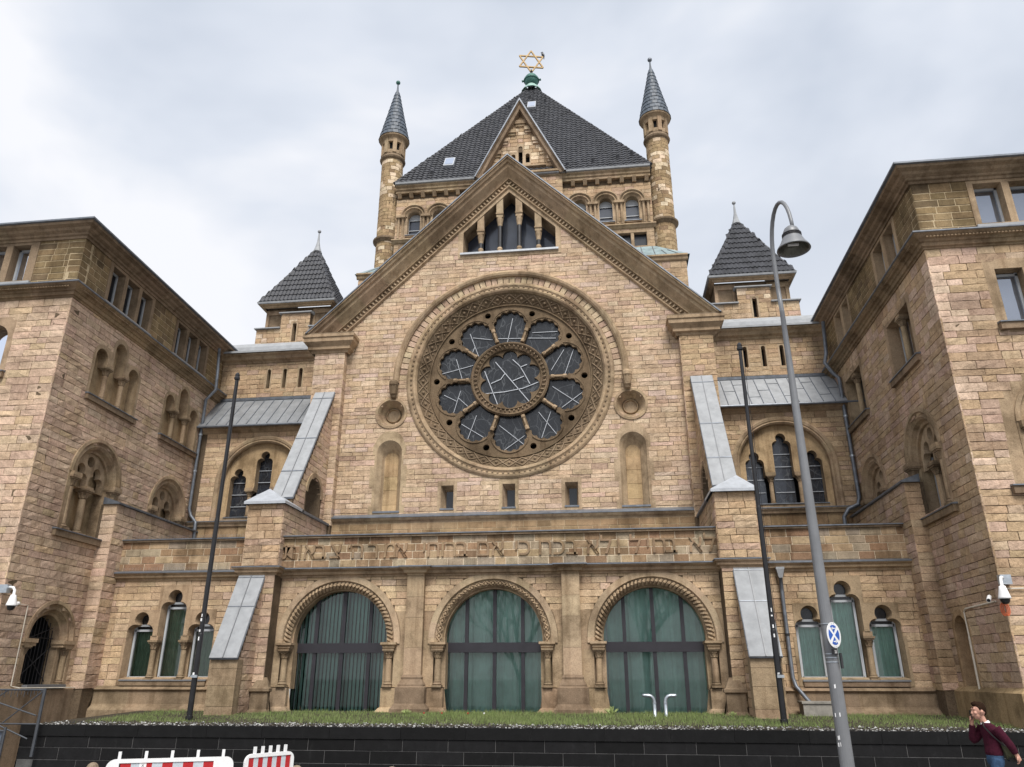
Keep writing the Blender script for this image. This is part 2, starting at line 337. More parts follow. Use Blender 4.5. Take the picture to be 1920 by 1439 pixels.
# ---------------------------------------------------------------- masonry
def iv(poly, z):
    xs = []; n = len(poly)
    for i in range(n):
        (a, b), (c, d) = poly[i], poly[(i + 1) % n]
        if (b <= z) != (d <= z): xs.append(a + (c - a) * (z - b) / (d - b))
    xs.sort(); return [(xs[i], xs[i + 1]) for i in range(0, len(xs) - 1, 2)]
def isect(A, B): return [(max(a, c), min(b, d)) for a, b in A for c, d in B if min(b, d) - max(a, c) > 0]
def subt(A, B):
    for c, d in B:
        N_ = []
        for a, b in A:
            if d <= a or c >= b: N_.append((a, b)); continue
            if c > a: N_.append((a, c))
            if d < b: N_.append((d, b))
        A = N_
    return A
SIX = ((0, 1, 2, 3),)
class Thing:
    def __init__(s, name, label, cat, loc, group=None):
        s.o = bpy.data.objects.new(name, None); COL.objects.link(s.o); s.o.location = loc; s.o.empty_display_size = .3
        s.o['label'] = label; s.o['category'] = cat
        if group: s.o['group'] = group
        WL[s.o.name] = Vector(loc); s.loc = loc; s.st = []
    def part(s, name, mb, mat, parent=None, kind=None, label=None, smooth=False):
        return link(name, mb.mesh(name, s.loc, smooth), mat, parent or s.o, kind, label, s.loc)
    def masonry(s, fr, outline, blocks=(), h=(.15, .23), l=(.3, .85), pal=PAL_TAN, rough=.045, nm='stone', joint=.014, flat=False, zr=None, pk=None, mat=None):
        z = min(p[1] for p in outline) if zr is None else zr[0]; zt = max(p[1] for p in outline) if zr is None else zr[1]
        while z < zt - .04:
            hh = U(*h)
            if zt - z - hh < h[0] * .6: hh = zt - z
            z1 = z + hh; s1, s2, s3 = z + hh * .12, z + hh * .5, z + hh * .88
            free = isect(isect(iv(outline, s1), iv(outline, s2)), iv(outline, s3))
            bl = []
            for b in blocks: bl += isect(isect(iv(b, s1), iv(b, s2)), iv(b, s3))
            for a, b in subt(free, [(c + .015, d - .015) for c, d in bl]):
                x = a
                while x < b - .03:
                    w = U(*l) if R() > .2 else U(l[0], (l[0] + l[1]) / 2)
                    if b - x - w < l[0] * .7: w = b - x
                    if w > l[1] * 1.25: w = w / 2
                    s.stone(fr, x + joint / 2, x + w - joint / 2, z + joint / 2, z1 - joint / 2, pick(pal) if not pk else pk((x + w / 2), (z + z1) / 2, pal), rough, nm, flat, mat)
                    x += w
            z = z1
    def stone(s, fr, a0, a1, z0, z1, col, rough=.045, nm='stone', flat=False, mat=None):
        if a1 - a0 < .02 or z1 - z0 < .02: return
        if flat:
            e = .008; dd = rough * U(.6, 1.2)
            P = [(a0, z0, .0), (a1, z0, 0.), (a1, z1, 0.), (a0, z1, 0.), (a0 + e, z0 + e, dd), (a1 - e, z0 + e, dd), (a1 - e, z1 - e, dd), (a0 + e, z1 - e, dd)]
            vs_ = [fr(*p) for p in P]; fs = [(0, 1, 5, 4), (1, 2, 6, 5), (2, 3, 7, 6), (3, 0, 4, 7), (4, 5, 6, 7)]
        else:
            nx = max(2, min(4, int((a1 - a0) / .15))); vs_ = []; j = .007
            rough = rough * .62; base = U(.45, 1.) * rough
            for r in range(3):
                for c in range(nx + 1):
                    edge = r in (0, 2) or c in (0, nx)
                    a = a0 + (a1 - a0) * c / nx; z = z0 + (z1 - z0) * (r / 2)
                    if edge: vs_.append(fr(a + U(-j, j) * (0 if c not in (0, nx) else 1), z + U(-j, j), base * .62 + U(0, .007)))
                    else: vs_.append(fr(a + U(-.03, .03), z + (z1 - z0) * U(-.25, .25), base + U(-.45, .4) * rough))
            W = nx + 1; fs = [(r * W + c, r * W + c + 1, (r + 1) * W + c + 1, (r + 1) * W + c) for r in range(2) for c in range(nx)]
            bd = [c for c in range(W)] + [W + nx] + [2 * W + c for c in range(nx, -1, -1)] + [W]
            n0 = len(vs_); am, zm = (a0 + a1) / 2, (z0 + z1) / 2
            pa = [(a0 + (a1 - a0) * c / nx, z0) for c in range(W)] + [(a1, zm)] + [(a0 + (a1 - a0) * c / nx, z1) for c in range(nx, -1, -1)] + [(a0, zm)]
            vs_ += [fr(a, z, -.015) for a, z in pa]; n = len(bd)
            fs += [(n0 + i, n0 + (i + 1) % n, bd[(i + 1) % n], bd[i]) for i in range(n)]
        c = Vector(fr((a0 + a1) / 2, (z0 + z1) / 2, 0))
        s.st.append(((a1 - a0) * (z1 - z0) / max(1, (c - CAM).length) ** 2, nm, vs_, fs, col, c, mat or STONE))
    def flush(s, limit=300):
        by = {}
        for t in s.st: by.setdefault(t[1], []).append(t)
        for nm, L_ in by.items():
            L_.sort(key=lambda t: -t[0])
            for t in L_[:limit]:
                m = MB().add(t[2], t[3], t[4]); link(nm, m.mesh(nm, t[5]), t[6], s.o, off=t[5])
            if L_[limit:]:
                g = {}
                for t in L_[limit:]:
                    g.setdefault(t[6].name, MB()).add(t[2], t[3], t[4])
                for k, m in g.items(): s.part(nm + 's_beyond', m, MATS[k], kind='stuff')
def colonnette(T, x, y, z0, z1, r, cap=.28, base=.16, parent=None, col=DC, mat=None, n=12, sq=1.35, nm='colonnette'):
    m = MB(); zb, zc = z0 + base, z1 - cap
    lathe(m, x, y, [(r, zb), (r * .95, zc)], n, jit(col))
    o = T.part(nm, m, mat or DRESS, parent, smooth=False)
    b = MB(); col = tuple(v * .72 for v in col); lathe(b, x, y, [(r * 1.25, z0 + base * .35), (r * 1.5, z0 + base * .5), (r * 1.3, z0 + base * .68), (r * 1.12, z0 + base * .78), (r * 1.25, z0 + base * .9), (r, zb)], n, jit(col))
    q = r * 1.55; wbox(b, x - q, x + q, y - q, y + q, z0, z0 + base * .35, jit(col))
    c = MB(); lathe(c, x, y, [(r, zc), (r * 1.2, zc + cap * .06), (r * 1.02, zc + cap * .12), (r * 1.05, zc + cap * .3), (r * 1.45, zc + cap * .62), (r * 1.3, zc + cap * .66)], n, jit(col))
    for k in range(8):
        t = 2 * pi * (k + .5) / 8
        tube(c, [(x + cos(t) * r * q1, y + sin(t) * r * q1, zc + cap * h1) for q1, h1 in ((1.05, .12), (1.2, .4), (1.55, .6), (1.5, .5))], r * .2, 5, jit(col), cap=False)
    q = r * 1.6; wbox(c, x - q, x + q, y - q, y + q, zc + cap * .66, zc + cap * .8, jit(col)); q *= sq / 1.15; wbox(c, x - q, x + q, y - q, y + q, zc + cap * .8, z1, jit(col))
    if parent is None:
        T.part('base', b, DRESS, o); T.part('capital', c, DRESS, o)
    else:
        T.part(nm + '_base', b, DRESS, parent); T.part(nm + '_capital', c, DRESS, parent)
    return o
def surround(T, fr, outer, hole, depth, inner=None, proud=.03, col=DC, nm='dressed_surround', parent=None, back=None, mat=None):
    m = MB(); prism(m, fr, outer, -.05, proud, [hole], jit(col), hs=False)
    loft(m, fr, hole, proud, inner or hole, -depth, jit(col, .04))
    if back: prism(m, fr, inner or hole, -depth - .02, -depth, col=back, sides=False)
    return T.part(nm, m, mat or DRESS, parent)
def pane(T, fr, poly, d, mat, parent=None, nm='pane'):
    m = MB(); prism(m, fr, poly, d - .02, d, col=(.1, .1, .1)); return T.part(nm, m, mat, parent)
def bars(T, fr, segs, d, w, dep, mat, nm, parent=None):
    m = MB()
    for (a, z), (c, e) in segs:
        l = hypot(c - a, e - z); px, pz = -(e - z) / l * w / 2, (c - a) / l * w / 2
        hexa(m, [fr(x, y, dd) for dd in (d, d + dep) for x, y in ((a + px, z + pz), (a - px, z - pz), (c - px, e - pz), (c + px, e + pz))], (.1, .1, .1))
    return T.part(nm, m, mat, parent)
def win_rect(T, fr, a0, a1, z0, z1, d, glass, fw=.055, transom=None, fmat=WFRAME, mull=()):
    segs = [((a0, z0 + fw / 2), (a1, z0 + fw / 2)), ((a0, z1 - fw / 2), (a1, z1 - fw / 2)), ((a0 + fw / 2, z0), (a0 + fw / 2, z1)), ((a1 - fw / 2, z0), (a1 - fw / 2, z1))]
    if transom: segs.append(((a0, transom), (a1, transom)))
    segs += [((x, z0), (x, z1)) for x in mull]
    f = bars(T, fr, segs, d, fw, .05, fmat, 'window_frame')
    pane(T, fr, rect(a0 + .01, a1 - .01, z0 + .01, z1 - .01), d + .01, glass, f)
    return f
def sill(T, fr, a0, a1, z, d=.14, h=.2, mat=ZINCD, nm='sill', col=DCD):
    m = MB(); box(m, fr, a0 + .02, a1 - .02, z - h, z - .03, -.05, d * .8, jit(col)); o = T.part(nm, m, DRESS)
    m = MB(); P = [(a0, z - .03, -.06), (a1, z - .03, -.06), (a1, z - .03, d), (a0, z - .03, d), (a0, z + .03, -.06), (a1, z + .03, -.06), (a1, z - .0, d), (a0, z - .0, d)]
    hexa(m, [fr(*p) for p in P], (.2, .2, .2)); T.part('sill_cover', m, mat, o)
def wallplate(T, fr, outline, holes=(), col=MORT, nm='wall', d=0., mat=None):
    m = MB(); prism(m, fr, outline, d - .4, d, holes, col, sides=True, hs=False); return T.part(nm, m, mat or STONE)
# ================================================================ GROUND AND SKY SETTING
def struct(name, mb, mat): return link(name, mb.mesh(name), mat, kind='structure')
m = MB(); m.add([(-400, -400, -.13), (400, -400, -.13), (400, 400, -.13), (-400, 400, -.13)], [(0, 1, 2, 3)]); struct('ground', m, PAVE)
m = MB(); m.add([(-200, -21, -.12), (200, -21, -.12), (200, -13.2, -.12), (-200, -13.2, -.12)], [(0, 1, 2, 3)]); struct('road', m, ASPH)
m = MB(); wbox(m, -200, 200, -13.2, -7.6, -.3, 0); struct('pavement', m, PAVE)
m = MB(); wbox(m, -200, 200, -40, -21, -.3, 0); struct('pavement', m, PAVE)
m = MB(); wbox(m, -9.85, 30, -7.7, 0, -.1, 1.16); struct('raised_terrace', m, SOIL)
# ================================================================ GABLED HALL
T = Thing('synagogue_hall', 'tall sandstone gabled hall front with the great rose window in its middle', 'building', (0, 2, 0))
F0 = front(0.)
RC = (0., 12.29); APX = 21.44; KZ = 14.1; KX = 7.5
th = atan2(APX - KZ, KX)
def rake_z(x): return 20.95 - abs(x) * (APX - KZ) / KX
gable = [(-7.2, 6.0), (7.2, 6.0), (7.2, 13.9), (6.9, rake_z(6.9)), (0, 20.95), (-6.9, rake_z(6.9)), (-7.2, 13.9)]
hood = arc(0, 12.29, 4.28, 0, 180, 40)
roseblk = circ(0, 12.29, 3.70, 64)
vous = arc(0, 12.29, 4.06, 0, 180, 40)
GW = [(-1.8, 17.46), (1.8, 17.46), (1.8, 18.4), (0, 20.16), (-1.8, 18.4)]
GWB = [(-2.0, 17.25), (2.0, 17.25), (2.0, 18.45), (0.0, 20.5), (-2.0, 18.45)]
nic_out, holes, blocks = [], [], []
def niche_poly(cx, k=0): 
    o = []
    for z0, z1, w in ((7.33, 7.7, .64), (7.7, 8.35, .54), (8.35, 9.1, .66), (9.1, 9.5, .52), (9.5, 9.85, .60)): o.append((z0, z1, w))
    right = [(cx + w, z) for z0, z1, w in o for z in (z0, z1)]
    top = arc(cx, 9.85, .53, 12, 168, 10)
    left = [(cx - w, z) for z0, z1, w in reversed(o) for z in (z1, z0)]
    return right + top + left
for cx in (-4.25, 4.25): blocks.append(niche_poly(cx)); holes.append(light(cx, 7.45, 9.6, .5))
for cx in (-4.27, 4.27): blocks.append(circ(cx, 11.05, .56, 24)); holes.append(circ(cx, 11.05, .55, 24))
SL = (-2.13, 0, 2.13)
for cx in SL: blocks.append(rect(cx - .33, cx + .33, 7.36, 8.5)); holes.append(rect(cx - .3, cx + .3, 7.38, 8.48))
wallplate(T, F0, gable, holes + [circ(0, 12.29, 3.68, 64), GWB])
blocks += [arc(0, 12.29, 3.70, 180, 360, 32) + arc(0, 12.29, 4.06, 0, 180, 40), GWB]
pil = [rect(-7.25, -6.05, 7.0, 13.6), rect(6.05, 7.25, 7.0, 13.6)]
T.masonry(F0, [(-6.3, 7.3), (6.3, 7.3), (6.3, rake_z(6.3) + .2), (0, 21.1), (-6.3, rake_z(6.3) + .2)], blocks, (.13, .21), (.28, .85), PAL_TAN, .032)
for sgn in (-1, 1):
    fp = front(-.3); m = MB(); box(m, fp, sgn * 6.1, sgn * 7.22, 6.0, 13.5, -.3, 0, MORT); T.part('corner_pilaster', m, STONE)
    a0, a1 = sorted((sgn * 6.09, sgn * 7.24))
    T.masonry(fp, rect(a0, a1, 7.0, 13.5), (), (.15, .24), (.28, .7), PAL_TAN if sgn < 0 else PAL_OCH, .05)
    inn = Fr((sgn * 6.09, 0, 0), (0, -1, 0), (-sgn, 0, 0)); T.masonry(inn, rect(.0, .32, 7.0, 13.5), (), (.15, .24), (.3, .4), PAL_TAN, .03)
    # kneeler cornice
    x0, x1 = (-7.62, -5.72) if sgn < 0 else (5.72, 7.62)
    m = MB(); pts = [(x0 + .3, .2), (x0 + .3, -.3), (x1 - .3, -.3), (x1 - .3, .2)]
    plan(m, pts, [(0, 13.4), (.05, 13.4), (.07, 13.48), (.16, 13.52), (.16, 13.62), (.28, 13.76), (.30, 13.78), (.30, 13.92), (.34, 13.95), (.34, 14.06)], DC, 3, side=1)
    wbox(m, x0 + .0, x1 - .0, -.62, .2, 14.04, 14.11, ZINCD and (.2, .15, .1)); T.part('kneeler_cornice', m, DRESS)
# raking cornice
PATH = [(-KX, KZ), (0, APX), (KX, KZ)]
e0 = (1 / sin(th), 0); e1 = (-1 / sin(th), 0)
def rseg(pth, k):
    out = []
    for i in range(len(pth) - 1):
        for j in range(k): out.append((pth[i][0] + (pth[i + 1][0] - pth[i][0]) * j / k, pth[i][1] + (pth[i + 1][1] - pth[i][1]) * j / k))
    return out + [pth[-1]]
RP = rseg(PATH, 9)
m = MB(); sweep(m, F0, RP, [(0, -.4), (0, .66), (.045, .66), (.06, .60), (.14, .56), (.17, .47), (.2, .46), (.26, .44), (.44, .22), (.50, .17), (.52, .20), (.54, .20), (.55, .13)], e0=e0, e1=e1, col=DC); T.part('raking_cornice', m, DRESS)
m = MB(); sweep(m, F0, RP, [(.55, .13), (.55, .05), (.71, .05), (.71, .11), (.76, .11), (.80, .03), (.80, -.1)], e0=e0, e1=e1, col=DC); T.part('raking_moulding', m, DRESS)
m = MB(); sweep(m, F0, [(-KX - .02, KZ), (0, APX + .03), (KX + .02, KZ)], [(-.03, -.4), (-.03, .69), (.012, .69), (.012, .64)], e0=e0, e1=e1, col=(.3, .3, .3)); T.part('cornice_flashing', m, ZINCD)
m = MB(); LN = hypot(KX, APX - KZ); nd = 58
for s_ in (-1, 1):
    ux, uz = cos(th), sin(th)
    for k in range(nd):
        t = .95 + (LN - 1.2) * k / nd
        for (p0, p1, dd) in ((.56, .70, .12),):
            q = []
            for tt, pp in ((t, p0), (t + .09, p0), (t + .055, p1), (t + .035, p1)):
                a = -KX + tt * ux + pp * uz; z = KZ + tt * uz - pp * ux; q.append((-s_ * a if s_ > 0 else a, z))
            prism(m, F0, q, .05, .125, col=DCL)
T.part('dentil_band', m, DRESS, kind='stuff')
# rose window ---------------------------------------------------
rw = MB(); n_ = 10
def ray_poly(P, ang, poly):
    best = 0; dx, dz = cos(ang), sin(ang)
    for i in range(len(poly)):
        (ax, az), (bx, bz) = poly[i], poly[(i + 1) % len(poly)]
        ex, ez = bx - ax, bz - az; den = dx * ez - dz * ex
        if abs(den) < 1e-9: continue
        t = ((ax - P[0]) * ez - (az - P[1]) * ex) / den; u = ((ax - P[0]) * dz - (az - P[1]) * dx) / den
        if t > 0 and -1e-6 <= u <= 1 + 1e-6: best = max(best, t)
    return best
def star(P, circs, polys, n):
    out = []
    for i in range(n):
        w = 2 * pi * i / n; dx, dz = cos(w), sin(w); best = 0
        for cx, cz, r in circs:
            ox, oz = cx - P[0], cz - P[1]; b = ox * dx + oz * dz; q = r * r - (ox * ox + oz * oz - b * b)
            if q > 0: best = max(best, b + q ** .5)
        for p in polys: best = max(best, ray_poly(P, w, p))
        out.append((P[0] + dx * best, P[1] + dz * best))
    return out
lob = [(0 + .49 * cos(radians(t)), 2.12 + .49 * sin(radians(t)), .13) for t in range(-18, 199, 27)]
petal = star((0, 1.95), lob + [(0, 2.10, .53)], [[(-.55, 1.98), (-.37, 1.38), (.37, 1.38), (.55, 1.98)]], 120)
def rot(poly, deg): 
    c_, s_ = cos(radians(deg)), sin(radians(deg)); return [(RC[0] + x * c_ - z * s_, RC[1] + x * s_ + z * c_) for x, z in poly]
pet = [rot(petal, 36 * k) for k in range(10)]; hol = [rot(circ(0, 2.70, .115, 14), 36 * k + 18) for k in range(10)]
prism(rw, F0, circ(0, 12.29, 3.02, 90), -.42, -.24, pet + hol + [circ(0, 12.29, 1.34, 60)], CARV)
rose = T.part('rose_window', rw, DRESS, label='great round rose window with ten scalloped petals')
m = MB()
revolve(m, F0, 0, 12.29, [(3.76, .0), (3.76, .05), (3.70, .09), (3.64, .10), (3.60, .07), (3.56, .07), (3.50, .11), (3.44, .09), (3.40, .04), (3.38, .0)], col=DC, n=96)
for k in range(120):
    t = 2 * pi * k / 120; r_ = 3.58; a, z = r_ * cos(t), 12.29 + r_ * sin(t)
    prism(m, F0, [(a - .03, z - .03), (a + .03, z - .03), (a + .03, z + .03), (a - .03, z + .03)], .06, .11, col=DCD)
T.part('outer_ring', m, DRESS, rose)
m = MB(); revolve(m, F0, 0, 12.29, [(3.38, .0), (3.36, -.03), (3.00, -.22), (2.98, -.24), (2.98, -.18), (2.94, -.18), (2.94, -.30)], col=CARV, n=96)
def band(rr, t): # point on the splayed lozenge band
    f_ = (3.36 - rr) / .36; return (rr * cos(t), 12.29 + rr * sin(t), -.03 - .19 * f_)
for k in range(44):
    t = 2 * pi * k / 44; dt = pi / 44
    for (q0, q1) in (((3.18, t - dt), (3.34, t)), ((3.34, t), (3.18, t + dt)), ((3.18, t + dt), (3.02, t)), ((3.02, t), (3.18, t - dt))):
        pp = [Vector(F0(*band(q0[0] + (q1[0] - q0[0]) * i / 2, q0[1] + (q1[1] - q0[1]) * i / 2)[:2], band(q0[0], t)[2] + .03)) for i in range(3)]
        pp = [Vector(F0(band(r_, w_)[0], band(r_, w_)[1], band(r_, w_)[2] + .02)) for r_, w_ in ((q0[0], q0[1]), ((q0[0] + q1[0]) / 2, (q0[1] + q1[1]) / 2), (q1[0], q1[1]))]
        tube(m, pp, .022, 4, DCD, cap=False)
    a, z, d = band(3.18, t); sphere(m, F0(a, z, d + .02), .055, 4, DCD)
    for r_ in (3.07, 3.29):
        a, z, d = band(r_, t + dt); sphere(m, F0(a, z, d + .01), .035, 3, DCD)
T.part('carved_lozenge_band', m, DRESS, rose)
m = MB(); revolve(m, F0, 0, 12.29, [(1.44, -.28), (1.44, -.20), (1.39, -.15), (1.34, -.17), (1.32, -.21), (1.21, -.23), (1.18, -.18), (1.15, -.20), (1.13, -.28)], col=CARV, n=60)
for k in range(48):
    t = 2 * pi * k / 48; a, z = 1.265 * cos(t), 12.29 + 1.265 * sin(t); tx, tz = -sin(t), cos(t)
    tube(m, [F0(a - .05 * cos(t), z - .05 * sin(t), -.2), F0(a, z, -.16), F0(a + .05 * cos(t) + tx * .03, z + .05 * sin(t) + tz * .03, -.2)], .03, 4, DCD, cap=False)
T.part('centre_ring', m, DRESS, rose)
ctr = star((0, 12.29), [(0.85 * cos(radians(36 * k + 18 + 0)), 12.29 + .85 * sin(radians(36 * k + 18)), .275) for k in range(10)], [], 160)
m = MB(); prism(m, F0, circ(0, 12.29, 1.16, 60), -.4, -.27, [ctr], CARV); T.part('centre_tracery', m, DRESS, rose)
for k in range(10):
    m = MB(); c_ = rot([(0, 0)], 0)[0]
    ring = [Vector(F0(x, z, -.345)) for x, z in rot(scl(petal, 1.17, (0, 1.95)), 36 * k)]
    ring = [p for p, q in zip(ring, scl(petal, 1.17, (0, 1.95))) if q[1] > 1.78]
    srt = [rot([q], 36 * k)[0] for q in arc(0, 2.12, .675, 14, 166, 26)]
    tube(m, [F0(x, z, -.235) for x, z in srt], .03, 5, CARV, cap=False)
    for q in arc(0, 2.12, .645, 10, 170, 20)[::1]:
        x, z = rot([q], 36 * k)[0]; sphere(m, F0(x, z, -.24), .02, 3, DCD)
    T.part('petal_moulding', m, DRESS, rose)
    m = MB(); x0, z0 = rot([(0, 1.5)], 36 * k + 18)[0]; x1, z1 = rot([(0, 2.06)], 36 * k + 18)[0]
    f = lambda t, d=0: F0(x0 + (x1 - x0) * t, z0 + (z1 - z0) * t, -.20 + d)
    tube(m, [f(0), f(.16), f(.2), f(.24), f(.72), f(.76), f(.8), f(1)], [.075, .075, .055, .042, .042, .055, .08, .08], 8, DC); T.part('spoke_column', m, DRESS, rose)
    pane(T, F0, rot(scl(petal, 1.05, (0, 1.95)), 36 * k), -.38, GLEAD, rose)
pane(T, F0, scl(ctr, 1.03, (0, 12.29)), -.36, GLEAD, rose)
def rzp(px, py): return ((px - 775) * .0064, 12.29 + (703 - py) * .0069)
LN_ = [((790, 345), (758, 492)), ((700, 462), (855, 468)), ((538, 425), (595, 572)), ((555, 450), (672, 468)), ((570, 500), (545, 560)), ((905, 437), (1050, 437)), ((880, 468), (1040, 476)),
       ((460, 572), (505, 712)), ((372, 655), (560, 612)), ((1085, 545), (1010, 660)), ((1140, 545), (1085, 690)), ((490, 755), (445, 903)), ((395, 775), (475, 815)), ((480, 795), (555, 862)),
       ((1015, 752), (1165, 855)), ((1190, 785), (1065, 870)), ((585, 895), (525, 1055)), ((500, 940), (642, 1025)), ((715, 955), (852, 1062)), ((855, 1015), (712, 1108)), ((935, 890), (1045, 1028)), ((1003, 888), (950, 1030))]
for a, b in LN_: bars(T, F0, [(rzp(*a), rzp(*b))], -.36, .02, .02, LEADW, 'glazing_bar', rose)
for pl_ in ([(690, 600), (882, 830)], [(628, 650), (718, 875)], [(632, 778), (740, 772), (848, 756), (945, 722)], [(790, 590), (830, 628), (852, 665), (888, 732)], [(665, 722), (722, 700), (745, 668)], [(790, 712), (855, 688)], [(832, 636), (872, 622)]):
    for i in range(len(pl_) - 1): bars(T, F0, [(rzp(*pl_[i]), rzp(*pl_[i + 1]))], -.335, .028, .02, LEADW, 'glazing_bar', rose)
# voussoir stones + hood mould
for k in range(54):
    t0_, t1_ = 180 * k / 54, 180 * (k + 1) / 54; r0_, r1_ = 3.77, 4.04
    c = jit(random.choice([(.52, .41, .28), (.50, .37, .27), (.46, .36, .24), (.42, .30, .22)]), .08); g = .25
    q = [(r * cos(radians(t)), 12.29 + r * sin(radians(t))) for r, t in ((r0_, t0_ + g), (r1_, t0_ + g), (r1_, t1_ - g), (r0_, t1_ - g))]
    m = MB(); prism(m, F0, q, -.02, U(.015, .045), col=c); T.part('voussoir', m, STONE)
m = MB(); revolve(m, F0, 0, 12.29, [(4.04, -.02), (4.04, .10), (4.10, .15), (4.18, .17), (4.25, .13), (4.28, .06), (4.28, -.02)], -1.5, 181.5, 60, DC); T.part('hood_mould', m, DRESS)
m = MB(); prism(m, F0, circ(0, 12.29, 3.2, 40), -.85, -.8, col=(.02, .02, .02)); T.part('shade_backing', m, DARKIN)  # black disc stands in for the unlit room behind the rose
for s_ in (-1, 1):
    m = MB(); a = s_ * 4.19; y_ = -.16
    tube(m, [(a, y_, 12.2), (a, y_ - .05, 12.05), (a, y_ - .02, 11.75), (a, -.05, 11.6)], [.15, .17, .13, .09], 8, CARV if s_ < 0 else DC)
    sphere(m, (a - s_ * .0, y_ - .08, 12.1), 0.17, 5, CARV if s_ < 0 else DC); sphere(m, (a, y_ + .02, 11.68), .12, 4, CARV if s_ < 0 else DC); sphere(m, (a - .09 , y_, 12.12), .08, 4, CARV); box(m, F0, a - .13, a + .13, 11.5, 12.1, -.02, .06, DC)
    T.part('hood_corbel', m, DRESS, label='carved corbel, dark with soot' if s_ < 0 else None)
for cx in (-4.27, 4.27):
    m = MB(); revolve(m, F0, cx, 11.05, [(.585, -.02), (.585, .05), (.5, .055), (.48, .02), (.30, -.30), (.29, -.33), (.25, -.26), (.23, -.26), (.22, -.34)], n=36, col=DC); prism(m, F0, circ(cx, 11.05, .3, 30), -.4, -.34, col=DCL, sides=False); T.part('round_niche', m, DRESS)
for cx in (-4.25, 4.25):
    o_ = light(cx, 7.47, 9.58, .455, lambda a, z, w: arc(a, z, w, 0, 180, 16)); i_ = light(cx + .0, 7.47, 9.42, .25, lambda a, z, w: arc(a, z, w, 0, 180, 16))
    nb = surround(T, F0, niche_poly(cx), o_, .34, i_, .02, DCL, 'blind_niche', back=(.43, .31, .18))
    for z0_, z1_ in ((7.5, 7.78), (7.79, 8.3), (8.31, 8.78), (8.79, 9.22)):
        m = MB(); box(m, F0, cx - .243, cx + .243, z0_, z1_, -.36, -.325, jit((.43, .31, .18), .08)); T.part('panel_block', m, DRESS, nb)
    m = MB(); box(m, F0, cx - .47, cx + .47, 7.44, 7.5, -.3, .05, (.1, .1, .1)); T.part('niche_sill', m, ZINCD, nb)
for k, cx in enumerate(SL):
    o_ = rect(cx - .22, cx + .22, 7.53, 8.34); i_ = rect(cx - .10, cx + .16, 7.57, 8.2)
    sl = surround(T, F0, rect(cx - .34, cx + .34, 7.36, 8.5), o_, .38, i_, .015, DCL, 'slit_window')
    pane(T, F0, i_, -.38, GDARK, sl); m = MB(); box(m, F0, cx - .24, cx + .24, 7.49, 7.545, -.36, .04, (.1, .1, .1)); T.part('sill', m, ZINCD, sl)
# gable window
gw = MB(); prism(gw, F0, GWB, -.05, .03, [GW], DCL, hs=False); loft(gw, F0, GW, .03, [(x * .97, z) for x, z in GW], -.75, DC); gw = T.part('gable_window', gw, DRESS, label='stepped five-light window under the gable peak')
m = MB(); prism(m, F0, [(-.62, 17.45), (.62, 17.45), (.62, 17.5), (-.62, 17.5)], 0, .01, col=DC)
for i, (a0, a1) in enumerate(((-1.78, -1.12), (-1.05, -.4), (-.36, .36), (.4, 1.05), (1.12, 1.78))):
    zt = lambda x: 20.16 - abs(x) * .98
    P_ = [(a0, 17.4), (a1, 17.4), (a1, zt(a1))] + ([(0, zt(0))] if a0 < 0 < a1 else []) + [(a0, zt(a0))]
    pane(T, F0, P_, -.74, GBLUE, gw)
for x in (-1.13, -.38, .38, 1.13):
    zt = 20.16 - abs(x) * .98; m = MB(); box(m, F0, x - .13, x + .13, zt - .75, zt + .15, -.22, .0, jit(DCL)); box(m, F0, x - .15, x + .15, zt - .62, zt - .56, -.24, .03, DC)
    tube(m, [F0(x, zt - 1.15, -.13), F0(x, zt - 1.0, -.13), F0(x, zt - .85, -.12), F0(x, zt - .75, -.11)], [.08, .10, .13, .13], 10, DCL); T.part('mullion_head', m, DRESS, gw)
    m = MB(); lathe(m, x, .13, [(.085, 17.7), (.085, zt - 1.1)], 12); T.part('mullion_shaft', m, IRON, gw)
    m = MB(); lathe(m, x, .13, [(.12, 17.47), (.13, 17.52), (.10, 17.58), (.115, 17.64), (.085, 17.72)], 12, DCL); T.part('mullion_base', m, DRESS, gw)
m = MB(); box(m, F0, -1.9, 1.9, 17.38, 17.46, -.7, .12, (.5, .5, .5)); T.part('sill_cover', m, LEADW, gw)
# ledge and low wall behind the parapet
m = MB(); plan(m, [(-6.2, .0), (6.2, .0)], [(.0, 7.05), (.12, 7.05), (.14, 7.12), (.2, 7.15), (.24, 7.2), (.24, 7.24)], DC, 1.2, side=1); T.part('ledge', m, DRESS)
m = MB(); hexa(m, [F0(a, z, d) for z0, z1 in (((7.24, 7.24), (7.27, 7.40)),) for a, z, d in ((-6.2, 7.235, .0), (6.2, 7.235, .0), (6.2, 7.235, .27), (-6.2, 7.235, .27), (-6.2, 7.40, .0), (6.2, 7.40, .0), (6.2, 7.27, .27), (-6.2, 7.27, .27))], (.2, .2, .2)); T.part('ledge_cover', m, ZINCD)
fb = front(-.12); m = MB(); box(m, fb, -6.2, 6.2, 5.9, 7.05, -.3, 0, MORTL); T.part('lower_wall', m, STONE)
T.masonry(fb, rect(-6.2, 6.2, 5.95, 7.05), (), (.22, .22), (.35, .8), PAL_LBRN, .010, nm='ashlar_block', flat=True, mat=DRESS)
# body and roof behind
m = MB(); 
for s_ in (-1, 1): wbox(m, s_ * 6.9, s_ * 7.15, .38, 4.6, 5, 13.9, MORT)
T.part('side_wall', m, STONE)
m = MB()
for s_ in (-1, 1): m.add([(s_ * 7.5, -.38, 14.08), (0, -.38, 21.42), (0, 4.7, 21.42), (s_ * 7.5, 4.7, 14.08)], [(0, 1, 2, 3)])
T.part('roof', m, SLATE); T.flush()
